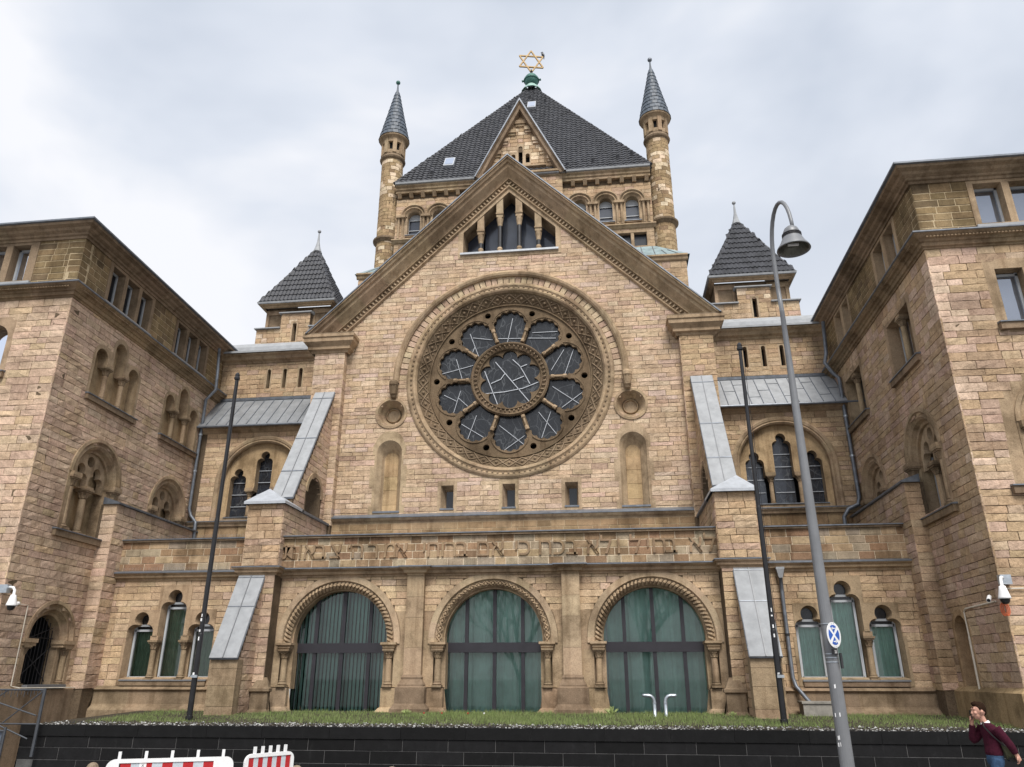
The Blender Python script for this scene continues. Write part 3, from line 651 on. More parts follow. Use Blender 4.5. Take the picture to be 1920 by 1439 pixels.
# ================================================================ ARCADE PORCH
T = Thing('arcade_porch', 'low sandstone porch with three big glazed arches and a carved Hebrew inscription', 'building', (0, -2, 1.15))
FP = front(-3.5); AC = (-4.375, 0, 4.375); ZC = 3.16
out = rect(-6.25, 6.25, 1.15, 5.0)
holes = [rect(c - 1.62, c + 1.62, 1.1, 3.1)[:2] + [(c + 1.62, 3.1)] + arc(c, ZC, 1.63, 0, 180, 20)[0:] + [(c - 1.62, 3.1)] for c in AC]
wallplate(T, FP, [(-6.25, 1.15)] + sum([[(c - 1.62, 1.15)] + [(c - 1.62, ZC)] + arc(c, ZC, 1.62, 180, 0, 24) + [(c + 1.62, 1.15)] for c in AC], []) + [(6.25, 1.15), (6.25, 5.05), (-6.25, 5.05)])
T.masonry(FP, rect(-6.2, 6.2, 3.92, 4.95), [circ(c, ZC, 1.84, 40) for c in AC] + [rect(s_ * 2.17 - .25, s_ * 2.17 + .25, 1, 6) for s_ in (-1, 1)], (.17, .2), (.3, .6), PAL_WARM, .02)
# dressed blocks below the springing
for c in AC:
    for s_ in (-1, 1):
        xa, xb = c + s_ * 1.63, c + s_ * 1.92
        if abs(c) > 1 and s_ * c > 0: xb = s_ * 6.2
        elif abs(c) > 1: xb = c + s_ * 1.96
        a0, a1 = sorted((xa, xb))
        for z0, z1 in ((1.95, 2.9), (2.9, 3.4), (3.4, 3.92)):
            bl = [(a0, z0), (a1, z0), (a1, z1), (a0, z1)]
            if z1 > 3.2:
                zz = [z0 + (z1 - z0) * i / 5 for i in range(6)]
                cv = [(c + s_ * max(1.63 if z < ZC else 0, (1.80 ** 2 - (z - ZC) ** 2) ** .5 if z > ZC else 1.63), z) for z in zz]
                bl = cv + [(xb, z1), (xb, z0)]
            m = MB(); prism(m, FP, bl, -.02, .012 + U(0, .006), col=jit(DC, .12)); T.part('dressed_block', m, DRESS)
        x1_ = c + s_ * 1.33; a0, a1 = sorted((x1_, c + s_ * 2.0 if not (abs(c) > 1 and s_ * c > 0) else s_ * 6.22))
        m = MB(); plan(m, [(a0, -3.1), (a0, -3.56), (a1, -3.56), (a1, -3.4)], [(0, 1.95), (.0, 1.45), (.04, 1.43), (.10, 1.36), (.12, 1.34), (.12, 1.1)], jit(DC, .1), 3); wbox(m, a0, a1, -3.56, -3.1, 1.93, 1.95, jit(DC)); T.part('pedestal', m, DRESS)
    m = MB(); revolve(m, FP, c, ZC, [(1.79, -.02), (1.79, .05), (1.62, .055), (1.60, .02), (1.60, -.02), (1.57, -.02)], -3, 183, 40, DCL, jt=.1); T.part('arch_band', m, DRESS)
    ar = MB(); revolve(ar, FP, c, ZC, [(1.57, -.02), (1.5, -.04), (1.42, -.10), (1.40, -.14), (1.40, -.16), (1.36, -.16), (1.36, -.45)], -9, 189, 48, DC); ar = T.part('arch_moulding', ar, DRESS)
    m = MB()
    if c:
        for k in range(44):
            t = radians(-4 + 188 * (k + .5) / 44); t2 = t + .055
            tube(m, [F0(0, 0)[:0] or FP(c + r_ * cos(w), ZC + r_ * sin(w), d) for r_, w, d in ((1.56, t, -.01), (1.50, (t + t2) / 2, .035), (1.42, t2, -.05))], .042, 5, DC, cap=False)
            if k % 2: sphere(m, FP(c + 1.43 * cos(t + .05), ZC + 1.43 * sin(t + .05), -.04), .026, 3, PALE)
    else:
        for k in range(24):
            t = radians(188 * (k + .5) / 24 - 4); 
            for sg in (-1, 1):
                tube(m, [FP(c + r_ * cos(w), ZC + r_ * sin(w), d) for r_, w, d in ((1.57, t - sg * .06, -.0), (1.5, t, .01), (1.43, t + sg * .065, -.05))], .02, 4, DC, cap=False)
            sphere(m, FP(1.5 * cos(t + .07), ZC + 1.5 * sin(t + .07), .0), .045, 3, DC)
    T.part('carved_rope', m, DRESS, ar)
    for s_ in (-1, 1):
        colonnette(T, c + s_ * 1.50, -3.50, 1.95, 2.93, .085, cap=.25, base=.16)
        m = MB(); a0, a1 = c + s_ * 1.5 - .2, c + s_ * 1.5 + .2
        plan(m, [(a0 + .06, -3.05), (a0 + .06, -3.6), (a1 - .06, -3.6), (a1 - .06, -3.4)], [(-.3, 2.93), (0, 2.93), (.03, 2.96), (.03, 3.0), (.08, 3.04), (.08, 3.1), (-.3, 3.1)], DC, 3); T.part('abacus', m, DRESS)
        m = MB(); box(m, FP, c + s_ * 1.35 - .04 * s_, c + s_ * 1.62, 1.9, 3.1, -.45, -.12, jit(DC, .08)); T.part('jamb', m, DRESS)
    # glazing
    fy = front(-3.02); xs = (-.79, 0, .79)
    segs = []
    for x in xs: segs += [((c + x, 1.2), (c + x, 2.88)), ((c + x, 3.08), (c + x, ZC + (1.42 ** 2 - x * x) ** .5))]
    segs += [((c - 1.36, 1.28), (c + 1.36, 1.28))]
    fr_ = bars(T, fy, segs, .0, .10, .09, FRAME, 'window_frame')
    m = MB(); box(m, fy, c - 1.4, c + 1.4, 2.86, 3.1, -.02, .1, (.1, .1, .1)); box(m, fy, c - 1.4, c + 1.4, 2.84, 2.87, -.02, .12, (.1, .1, .1)); T.part('transom', m, FRAME, fr_)
    for x in (-1.28,): m = MB(); tube(m, [fy(c + x, 1.3, .03), fy(c + x, 3.6, .03)], .014, 6); T.part('drop_rod', m, STEEL, fr_)
    edges = (-1.42, -.79, 0, .79, 1.42)
    for i in range(4):
        a0, a1 = edges[i], edges[i + 1]
        pane(T, fy, rect(c + a0, c + a1, 1.25, 2.9), .045, GCLEAR, fr_)
        n = 8; top = [(c + a1 + (a0 - a1) * k / n, max(3.1, ZC + max(0, 1.44 ** 2 - (a1 + (a0 - a1) * k / n) ** 2) ** .5)) for k in range(n + 1)]
        pane(T, fy, [(c + a0, 3.05), (c + a1, 3.05)] + top, .045, GCLEAR, fr_)
    if c < -1:
        m = MB(); ns = 27
        for i in range(ns):
            x = c - 1.5 + 3.0 * (i + .5) / ns; m.add([(x - .048, -2.80, 1.22), (x + .048, -2.86, 1.22), (x + .048, -2.86, 4.6), (x - .048, -2.80, 4.6)], [(0, 1, 2, 3)], (.3, .5, .45))
        T.part('blind_slats', m, CURTD, fr_, kind='stuff'); m = MB(); m.add([(c - 1.6, -2.62, 1.2), (c + 1.6, -2.62, 1.2), (c + 1.6, -2.62, 4.7), (c - 1.6, -2.62, 4.7)], [(0, 1, 2, 3)]); T.part('shade_backing', m, DARKIN, fr_); continue  # black sheet painted as the darkness behind the slats
    m = MB(); nf = 150; amp = .045 if c < -1 else .022; wl = 19 if c < -1 else 9
    vs_ = []
    for i in range(nf + 1):
        x = c - 1.55 + 3.1 * i / nf; ph = i / nf * wl * 2 * pi
        y = (amp * 1.4 * (abs(sin(ph * .9)) - .5) * 2 if c < -1 else amp * (sin(ph) + .6 * sin(ph * 1.7 + 1) + .5 * sin(ph * 2.9)))
        vs_ += [(x, -2.72 + y, 1.2), (x, -2.72 + y, 4.7)]
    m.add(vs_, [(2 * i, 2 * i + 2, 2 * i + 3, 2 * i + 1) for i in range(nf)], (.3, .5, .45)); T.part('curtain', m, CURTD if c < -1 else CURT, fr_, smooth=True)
for s_ in (-1, 1):
    x = s_ * 2.175
    fp = front(-3.5)
    for z0, z1 in ((2.25, 2.95), (2.95, 3.75), (3.75, 4.3), (4.3, 4.93)):
        m = MB(); box(m, fp, x - .245, x + .245, z0 + .003, z1 - .003, -.05, .17, jit(DC if s_ < 0 else DCL, .12)); T.part('pilaster_block', m, DRESS)
    m = MB(); plan(m, [(x - .245, -3.4), (x - .245, -3.67), (x + .245, -3.67), (x + .245, -3.4)], [(-.05, 2.27), (0, 2.27), (.04, 2.2), (.03, 2.15), (.11, 2.02), (.11, 1.98), (.16, 1.95), (.16, 1.6), (.16, 1.55), (.26, 1.42), (.26, 1.1)], DCD, 3); T.part('pilaster_base', m, DRESS)
# cornice and inscription parapet
m = MB(); x_ = 2.175
cp = [(-6.3, -3.62)] + sum([[(s_ * x_ - .3, -3.62), (s_ * x_ - .3, -3.76), (s_ * x_ + .3, -3.76), (s_ * x_ + .3, -3.62)] for s_ in (-1, 1)], []) + [(6.3, -3.62)]
plan(m, cp, [(-.14, 4.88), (-.06, 4.88), (-.05, 4.93), (.02, 4.95), (.04, 5.02), (.13, 5.07), (.14, 5.12)], DC, 1.2); T.part('cornice', m, DRESS)
m = MB(); plan(m, cp, [(.17, 5.10), (.17, 5.135), (-.3, 5.2)], (.2, .2, .2), 20); T.part('cornice_cover', m, ZINCD)
FI = front(-3.6); m = MB(); box(m, FI, -6.27, 6.27, 5.1, 6.02, -.3, 0, (.60, .50, .37)); T.part('parapet', m, STONE)
T.masonry(FI, rect(-6.25, 6.25, 5.15, 6.0), (), (.2125, .2125), (.3, .62), PAL_MIX, .008, nm='parapet_block', joint=.018, flat=True, mat=DRESS)
m = MB(); box(m, FI, -6.25, 6.25, 5.99, 6.05, -.32, .09, DCD); T.part('coping', m, DRESS)
m = MB(); box(m, FI, -6.27, 6.27, 6.05, 6.08, -.34, .12, (.2, .2, .2)); T.part('coping_cover', m, ZINCD)
# inscription letters (read right to left)
LET = 'לאבחילולאבכחכיאםברוחיאמרהצבאות'
LX = [6.02, 5.64, 4.97, 4.65, 4.35, 4.01, 3.54, 3.2, 2.83, 2.24, 1.89, 1.49, .92, .68, .15, -.27, -.88, -1.19, -1.44, -1.71, -1.98, -2.64, -2.98, -3.47, -3.95, -4.6, -5.05, -5.38, -5.68, -6.0]
def glyph(ch, size, ext):
    cu = bpy.data.curves.new('g', 'FONT'); cu.body = ch; cu.size = size; cu.extrude = ext; cu.align_x = 'CENTER'; cu.resolution_u = 2
    ob = bpy.data.objects.new('g', cu); me = bpy.data.meshes.new_from_object(ob); vs_ = [tuple(v.co) for v in me.vertices]; fs = [tuple(p.vertices) for p in me.polygons]
    bpy.data.objects.remove(ob); bpy.data.curves.remove(cu); bpy.data.meshes.remove(me); return vs_, fs
def text(mb, fr, s_, a, z, size, d, ext=.01, col=(.1, .1, .1)):
    vs_, fs = glyph(s_, size, ext); mb.add([fr(a + x, z + y, d + w) for x, y, w in vs_], fs, col)
for ch, x in zip(LET, LX):
    m = MB(); c0 = jit((.30, .212, .135), .15); vs_, fs = glyph(ch, .68, .028)
    m.add([FI(x * 1.0 + a, 5.405 + z, .02 + w) for a, z, w in vs_], fs, c0); T.part('carved_letter', m, DRESS)
m = MB(); m.add([FI(-4.22 + a, 5.70 + z, .02 + d) for a, z, d in ((0, 0, 0), (.05, 0, 0), (.07, .1, 0), (.02, .1, 0), (0, 0, .02), (.05, 0, .02), (.07, .1, .02), (.02, .1, .02))], [(4, 5, 6, 7), (0, 1, 5, 4), (1, 2, 6, 5), (2, 3, 7, 6), (3, 0, 4, 7)], DC); T.part('carved_letter', m, DRESS)
m = MB(); wbox(m, -6.2, 6.2, -3.3, -.1, 5.7, 5.95, (.2, .2, .2)); T.part('terrace_roof', m, ZINCD)
T.flush()
# ================================================================ BUTTRESSES
def yz(x0, x1, poly, mb, col):
    """extrude a (y, z) polygon from x0 to x1"""
    fr = Fr((0, 0, 0), (0, 1, 0), (1, 0, 0)); prism(mb, fr, poly, x0, x1, col=col, back=True)
for sg in (-1, 1):
    side_w = 'left' if sg < 0 else 'right'
    T = Thing('buttress', ('stone buttress with zinc slopes left of the arcade, its foot behind the black flagpole' if sg < 0 else 'stone buttress with zinc slopes right of the arcade, beside the drainpipe'), 'buttress', (sg * 6.9, -4, 1.15), 'buttresses flanking the porch')
    S = lambda a, b: tuple(sorted((sg * a, sg * b)))
    x0, x1 = S(6.22, 7.3)
    m = MB(); wbox(m, x0, x1, -3.93, -3.3, 1.1, 5.0, MORT); wbox(m, x0 + .02, x1 - .02, -3.85, -2.9, 5.1, 7.0, MORT); T.part('pier', m, STONE, kind='stuff')
    inner = sg * 6.22; outer = sg * 7.3
    fi = Fr((inner, 0, 0), (0, 1, 0), (-sg, 0, 0)); fo = Fr((outer, 0, 0), (0, 1, 0), (sg, 0, 0))
    pal = PAL_PINK if sg < 0 else PAL_OCH
    # low part: front strips left and right of the slab, slab body
    ff = front(-3.95)
    T.masonry(ff, rect(x0, x1, 1.5, 4.95), (), (.16, .22), (.3, .5), pal, .04)
    xs0, xs1 = S(6.53, 7.28)
    body = [(-3.9, 1.1), (-4.95, 1.1), (-4.95, 2.66), (-3.9, 4.93)]
    m = MB(); yz(xs0 + .03, xs1 - .03, body, m, MORT); T.part('buttress_core', m, STONE)
    for fr, off_ in ((Fr((xs0 + .03, 0, 0), (0, 1, 0), (-1, 0, 0)), 0), (Fr((xs1 - .03, 0, 0), (0, 1, 0), (1, 0, 0)), 0)):
        T.masonry(fr, [(-3.95, 1.15), (-4.9, 1.15), (-4.9, 2.6), (-3.95, 4.75)], (), (.16, .22), (.3, .6), pal, .04)
    fb = front(-4.95)
    for z0, z1 in ((1.12, 1.5), (1.5, 2.0), (2.0, 2.42), (2.42, 2.64)):
        m = MB(); box(m, fb, xs0, xs1, z0 + .004, z1 - .004, -.3, .03, jit(DC, .08)); T.part('dressed_block', m, DRESS)
    def slab(y0, z0, y1, z1, a0, a1, seams, nm='zinc_slope', mat=ZINC):
        """sheet from lower (y0, z0) to upper (y1, z1)"""
        m = MB(); l = hypot(y1 - y0, z1 - z0); ny, nz = -(z1 - z0) / l, (y1 - y0) / l
        P = lambda x, t, h: (x, y0 + (y1 - y0) * t + ny * h, z0 + (z1 - z0) * t + nz * h)
        hexa(m, [P(x, t, h) for h in (-.03, .05) for x, t in ((a0, 0), (a1, 0), (a1, 1), (a0, 1))], (.4, .4, .4)); o = T.part(nm, m, mat)
        am = (a0 + a1) / 2
        m = MB(); hexa(m, [P(x, t, h) for h in (.05, .075) for x, t in ((am - .009, 0), (am + .009, 0), (am + .009, 1), (am - .009, 1))], (.2, .2, .2)); T.part('seam', m, GREY, o)
        for t_ in seams:
            m = MB(); hexa(m, [P(x, t, h) for h in (.05, .062) for x, t in ((a0, t_ - .004), (a1, t_ - .004), (a1, t_ + .004), (a0, t_ + .004))], (.2, .2, .2)); T.part('cross_seam', m, ZINCD, o)
        m = MB(); 
        for a in (a0, a1): tube(m, [P(a, 0, .0), P(a, 1, .0)], .018, 6)
        tube(m, [P(a0, 0, 0), P(a1, 0, 0)], .03, 6); T.part('edge_roll', m, ZINCD, o, kind='stuff')
    slab(-5.03, 2.66, -3.93, 4.9, xs0 - .01, xs1 + .01, (.60, .97))
    # cornice round the pier
    m = MB(); pts = [(x0 - .0, -3.4), (x0 - .0, -3.95), (x1, -3.95), (x1, -3.4)]
    plan(m, pts, [(-.1, 4.92), (.02, 4.92), (.03, 4.96), (.10, 5.0), (.11, 5.06), (.17, 5.1), (.17, 5.14)], DC, 2); T.part('pier_cornice', m, DRESS)
    m = MB(); plan(m, pts, [(.19, 5.13), (.19, 5.155), (-.2, 5.22)], (.2, .2, .2), 4); T.part('cornice_cover', m, ZINCD)
    # upper pier
    T.masonry(front(-3.87), rect(x0 + .0, x1 - .0, 5.2, 7.0), (), (.17, .24), (.3, .6), PAL_OCH, .06)
    T.masonry(fi, rect(-3.87, -.1, 5.2, 7.0), (), (.17, .24), (.3, .6), pal, .045)
    T.masonry(fo, rect(-3.87, -2.6, 5.2, 7.0), (), (.17, .24), (.3, .6), pal, .045)
    m = MB(); ap = (sg * 6.98, -3.3, 7.6); base = [(x0 - .1, -4.03), (x1 + .1, -4.03), (x1 + .1, -2.6), (x0 - .1, -2.6)]
    m.add([(x, y, 7.06) for x, y in base] + [(x, y, 6.98) for x, y in base] + [ap], [(0, 1, 8), (1, 2, 8), (2, 3, 8), (3, 0, 8), (0, 1, 5, 4), (1, 2, 6, 5), (2, 3, 7, 6), (3, 0, 4, 7)], (.5, .5, .5)); T.part('pier_cap', m, LEADW)
    m = MB(); a0, a1 = S(6.12, 6.5); wbox(m, a0, a1, -2.7, .0, 6.98, 7.05, (.2, .2, .2)); T.part('pier_coping', m, ZINCD)
    # flyer
    xf0, xf1 = S(6.36, 7.03)
    fly = [(-.2, 6.9), (-3.0, 6.9), (-3.0, 7.42), (-.3, 11.8), (-.2, 11.8)]
    hole = [(-.75, 6.95), (-.75, 7.8)] + arc(-1.35, 7.8, .6, 0, 180, 10)[1:] + [(-1.95, 6.95)]
    m = MB(); fr = Fr((0, 0, 0), (0, 1, 0), (1, 0, 0)); prism(m, fr, fly, xf0, xf1, [hole], MORT, back=True); T.part('flying_wall', m, STONE)
    for xx, nn in ((xf0, -1), (xf1, 1)):
        fr = Fr((xx, 0, 0), (0, 1, 0), (nn, 0, 0)); T.masonry(fr, [(-.3, 7.0), (-2.9, 7.0), (-2.9, 7.35), (-.32, 11.6)], [[(-.62, 6.95), (-.62, 7.8)] + arc(-1.35, 7.8, .73, 0, 180, 10)[1:] + [(-2.08, 6.95)]], (.15, .22), (.3, .6), pal, .04)
        m = MB(); revolve(m, fr, -1.35, 7.8, [(.74, 0), (.74, .05), (.60, .05), (.60, -.1)], 0, 180, 16, DC); T.part('flyer_arch', m, DRESS)
    slab(-3.02, 7.36, -.32, 11.82, S(6.33, 7.06)[0], S(6.33, 7.06)[1], (.22, .52, .93))
    # small pedestal beside the outer arch
    a0, a1 = S(6.02, 6.5); m = MB(); plan(m, [(a0, -3.9), (a0, -4.05), (a1, -4.05), (a1, -3.9)], [(-.12, 2.2), (0, 1.95), (.05, 1.92), (.05, 1.85), (-.0, 1.82), (0, 1.4), (.08, 1.3), (.08, 1.1)], DCD, 2); T.part('pedestal', m, DRESS)
    T.flush()
# ================================================================ SIDE BAYS
def trefoil_lights(T, fr, cx, sp, z0, zside, zmid, hw, depth, glass, curtain=None, frames=True, cap=3.2):
    for k, (x, zs) in enumerate(((cx - sp, zside), (cx, zmid), (cx + sp, zside))):
        top = zs + hw * 1.4
        if frames:
            f = bars(T, fr, [((x - hw * .82, z0 + .03), (x + hw * .82, z0 + .03)), ((x - hw * .82, z0), (x - hw * .82, zs + .1)), ((x + hw * .82, z0), (x + hw * .82, zs + .1)), ((x - hw * .85, zs - .02), (x + hw * .85, zs - .02)), ((x - hw * .85, zs + .12), (x + hw * .85, zs + .12))], -depth + .02, .06, .06, WFRAME, 'window_frame')
            pane(T, fr, rect(x - hw * .85, x + hw * .85, z0, zs), -depth + .035, GCLEAR, f); pane(T, fr, rect(x - hw * 1.1, x + hw * 1.1, zs, top + .1), -depth + .03, GDARK, f)
            m = MB(); nf = 40; vs_ = []
            for i in range(nf + 1):
                xx = x - hw + 2 * hw * i / nf; d = -depth - .12 + .02 * sin(i * 1.1) + .012 * sin(i * .37 + k)
                vs_ += [fr(xx, z0 - .05, d), fr(xx, zs + .1, d)]
            m.add(vs_, [(2 * i, 2 * i + 2, 2 * i + 3, 2 * i + 1) for i in range(nf)], (.2, .3, .25)); T.part('curtain', m, curtain, f)
        else:
            p = pane(T, fr, rect(x - hw * 1.1, x + hw * 1.1, z0, top), -depth + .02, glass)
            for z in [z0 + .45 * j for j in range(1, 6) if z0 + .45 * j < zs + .1]: bars(T, fr, [((x - hw, z), (x + hw, z))], -depth + .04, .022, .02, LEADW, 'glazing_bar', p)
for sg in (-1, 1):
    T = Thing('side_bay', ('recessed side bay beside the left wing, with triple trefoil windows below a traceried arch' if sg < 0 else 'recessed side bay behind the street lamp, with triple trefoil windows below a traceried arch'), 'building', (sg * 9.4, -1, 1.15), 'side bays between hall and wings')
    S = lambda a, b: tuple(sorted((sg * a, sg * b)))
    xi, xo = 7.28, 11.75; pal = PAL_WARM if sg < 0 else PAL_OCH
    FB = front(-3.3); cx = sg * 9.45 - .05; a0, a1 = S(xi, xo); xm = sg * 11.5
    blk = [(cx - 1.42, 1.98), (cx + 1.42, 1.98), (cx + 1.42, 3.2), (cx + 1.34, 3.2), (cx + 1.34, 4.05), (cx + .5, 4.05), (cx + .5, 4.75), (cx - .5, 4.75), (cx - .5, 4.05), (cx - 1.34, 4.05), (cx - 1.34, 3.2), (cx - 1.42, 3.2)]
    wallplate(T, FB, rect(a0, a1, 1.1, 5.05), [blk])
    T.masonry(FB, rect(a0, a1, 1.95, 4.93), [blk], (.16, .21), (.3, .7), pal, .028)
    tp = triple(cx, 2.16, 3.3, 3.44, 4.07, .94, .40, head_tre)
    s_o = surround(T, FB, blk, tp, .30, inset(tp, .055), .03, DC, 'triple_window_surround')
    m = MB(); loft(m, FB, tp, .034, inset(tp, -.03), -.0, jit(DC)); 
    trefoil_lights(T, FB, cx, .94, 2.16, 3.5, 4.13, .37, .30, GDARK, CURT if sg > 0 else CURTG)
    for s_ in (-1, 1):
        x = cx + s_ * .47; colonnette(T, x, -3.3 + .04, 2.12, 3.2, .078, cap=.26, base=.16)
        m = MB(); box(m, FB, x - .12, x + .12, 3.2, 3.32, -.3, .03, jit(DC)); T.part('springer', m, DRESS)
        m = MB(); box(m, FB, x - .10, x + .10, 2.1, 3.3, -.33, -.2, jit(DC)); T.part('mullion', m, DRESS)
    sill(T, FB, cx - 1.32, cx + 1.32, 2.13, .10, .15, GREY)
    m = MB(); plan(m, [(a0 if sg > 0 else xm, -3.3), (xm if sg > 0 else a1, -3.3)], [(0, 1.98), (.1, 1.92), (.16, 1.88), (.10, 1.82), (.10, 1.5), (.12, 1.46), (.24, 1.38), (.26, 1.34), (.26, 1.1)], DCD, .9); T.part('plinth', m, DRESS)
    m = MB(); q = [(a0, -3.3), (a1, -3.3)]; plan(m, q, [(-.1, 4.88), (.05, 4.88), (.06, 4.93), (.13, 4.97), (.14, 5.03), (.2, 5.07), (.2, 5.1)], DC, 1.1); T.part('cornice', m, DRESS)
    m = MB(); plan(m, q, [(.22, 5.09), (.22, 5.125), (-.1, 5.2)], (.2, .2, .2), 9); T.part('cornice_cover', m, ZINCD)
    m = MB(); box(m, FB, a0, a1, 5.1, 6.05, -.3, -.022, (.60, .50, .37)); T.part('parapet', m, STONE)
    T.masonry(front(-3.28), rect(a0, a1, 5.18, 6.04), (), (.215, .215), (.35, .7), PAL_MIX, .012, nm='parapet_block', joint=.016, flat=True, mat=DRESS)
    m = MB(); box(m, FB, a0, a1, 6.04, 6.09, -.3, .06, DCD); T.part('coping', m, DRESS); m = MB(); box(m, FB, a0, a1, 6.09, 6.12, -.32, .09, (.2, .2, .2)); T.part('coping_cover', m, ZINCD)
    m = MB(); wbox(m, a0, a1, -3.0, 1.0, 5.6, 5.9, (.2, .2, .2)); T.part('terrace_roof', m, ZINCD)
    # upper storey
    FU = front(1.0); cu = sg * 9.4; zc = 8.95
    ab = [(cu - 1.78, 7.5), (cu + 1.78, 7.5), (cu + 1.78, zc)] + arc(cu, zc, 1.76, 0, 180, 24)[1:-1] + [(cu - 1.78, zc)]
    ih = [(cu - 1.5, 7.5), (cu + 1.5, 7.5)] + arc(cu, zc, 1.5, 0, 180, 24)
    wallplate(T, FU, rect(a0 - .4, a1 + .4, 5.9, 11.0), [ab])
    m = MB(); box(m, FU, cu - 1.7, cu + 1.7, 7.4, 10.7, -.75, -.7, (.02, .02, .02)); T.part("shade_backing", m, DARKIN)  # black sheet stands in for the unlit space behind the tympanum
    T.masonry(FU, rect(a0, a1 + (.5 if sg > 0 else 0) , 7.5, 10.86), [ab], (.15, .2), (.3, .7), pal, .03)
    T.masonry(FU, rect(a0 - (.4 if sg < 0 else 0), a1, 5.9, 7.28), (), (.25, .25), (.5, 1.0), PAL_LBRN, .01, nm='ashlar_block', flat=True, mat=DRESS)
    pr = [(1.76, -.02), (1.76, .05), (1.7, .08), (1.62, .06), (1.6, .03), (1.55, .05), (1.5, .0), (1.5, -.2)]
    m = MB(); revolve(m, FU, cu, zc, pr, 0, 180, 36, DC, jt=.08)
    for s_ in (-1, 1):
        for z0, z1 in ((7.5, 7.98), (7.98, 8.5), (8.5, zc)):
            c = jit(DC, .1); vs_ = [FU(cu + s_ * r_, z, d) for z in (z0, z1) for r_, d in pr]; k = len(pr); m.add(vs_, [(i, i + 1, k + i + 1, k + i) for i in range(k - 1)], c)
    T.part('arch_moulding', m, DRESS)
    ty = front(1.18); c3 = cu + .0
    tp = triple(c3, 7.66, 8.72, 9.07, 9.72, .97, .31, head_tre)
    m = MB(); prism(m, ty, ih, -.03, .0, [tp], (.40, .29, .17), hs=False); loft(m, ty, tp, 0, tp, -.32, DC); ty_o = T.part('tympanum', m, DRESS)
    T.masonry(ty, rect(cu - 1.3, cu + 1.3, 9.8, 10.4), [circ(cu, zc, 3, 12)] and [rect(c3 - .45, c3 + .45, 7, 11)], (.2, .2), (.3, .5), pal, .01) if False else None
    trefoil_lights(T, ty, c3, .97, 7.66, 9.07, 9.72, .31, .32, GLEADW, frames=False)
    for s_ in (-1, 1):
        x = c3 + s_ * .485; colonnette(T, x, 1.18 + .08, 7.62, 8.65, .075, cap=.22, base=.13)
        m = MB(); box(m, ty, x - .17, x + .17, 8.64, 8.76, -.3, .04, jit(DC)); T.part('springer', m, DRESS)
    m = MB(); box(m, ty, cu - 1.4, cu + 1.4, 7.5, 7.64, -.3, .1, DC); so_ = T.part('sill', m, DRESS); m = MB(); box(m, ty, cu - 1.3, cu + 1.3, 7.63, 7.66, -.3, .14, (.2, .2, .2)); T.part('sill_cover', m, ZINCD, so_)
    m = MB(); plan(m, [(a0 - .4, 1.0), (a1 + .4, 1.0)], [(0, 7.28), (.08, 7.3), (.1, 7.38), (.16, 7.42), (.16, 7.46)], DC, 1); T.part('ledge', m, DRESS); m = MB(); plan(m, [(a0 - .4, 1.0), (a1 + .4, 1.0)], [(.18, 7.45), (.18, 7.48), (.0, 7.52)], (.2, .2, .2), 9); T.part('ledge_cover', m, ZINCD)
    m = MB(); plan(m, [(a0 - .4, 1.0), (a1 + .4, 1.0)], [(0, 10.84), (.05, 10.86), (.1, 10.92), (.2, 10.97), (.22, 11.04)], DC, 1); T.part('eaves_cornice', m, DRESS)
    # lean-to roof
    m = MB(); P = lambda x, t, h=0: (x, .68 + 1.32 * t, 11.1 + 1.45 * t + h)
    e_ = a0 - (.35 if sg < 0 else 0), a1 + (.35 if sg > 0 else 0)
    m.add([P(e_[0], 0), P(e_[1], 0), P(e_[1], 1), P(e_[0], 1), P(e_[0], 0, -.06), P(e_[1], 0, -.06)], [(0, 1, 2, 3), (0, 1, 5, 4)], (.4, .4, .4)); rf = T.part('lean_to_roof', m, ZINC if sg > 0 else plain('grey_zinc_roof', (.24, .25, .26), .5, .3, .5, .2, 3))
    n = 12
    for i in range(n + 1):
        x = e_[0] + (e_[1] - e_[0]) * i / n; m = MB(); tube(m, [P(x, 0, .015), P(x, 1, .015)], .016, 5)
        if sg > 0 and 0 < i < n: t_ = .25 + .25 * (i % 3); tube(m, [P(x, t_, .012), P(x + (e_[1] - e_[0]) / n, t_, .012)], .01, 4)
        T.part('standing_seam', m, ZINCD, rf)
    m = MB(); tube(m, [P(e_[0], -.02, -.03), P(e_[1], -.02, -.03)], .045, 8); T.part('gutter', m, ZINCD, rf)
    # slit wall
    FS = front(2.0); e = (a0 - (.5 if sg < 0 else 0), a1 + (.5 if sg > 0 else 0)); sx = [cu + k * .67 for k in (-1, 0, 1)]
    bl = [rect(x - .13, x + .13, 12.9, 13.9) for x in sx]
    wallplate(T, FS, rect(e[0], e[1], 12.0, 14.3), bl); T.masonry(FS, rect(e[0], e[1], 12.66, 14.2), bl, (.17, .22), (.3, .6), PAL_OCH, .03)
    for x, b in zip(sx, bl):
        h_ = light(x, 12.97, 13.78, .075, lambda a, z, w: arc(a, z, w, 0, 180, 8)); so_ = surround(T, FS, b, h_, .35, None, .02, DCL, 'slit_surround'); pane(T, FS, scl(h_, 1.1), -.34, DARKIN, so_)
    m = MB(); plan(m, [(e[0], 2.0), (e[1], 2.0)], [(0, 12.52), (.06, 12.52), (.07, 12.62), (.0, 12.66)], (.12, .08, .06), 1.2); T.part('roof_abutment', m, ZINCD)
    m = MB(); plan(m, [(e[0], 2.0), (e[1], 2.0)], [(0, 14.12), (.05, 14.14), (.08, 14.2), (.2, 14.26), (.26, 14.36), (.36, 14.42), (.36, 14.5)], DC, 1.1); T.part('cornice', m, DRESS)
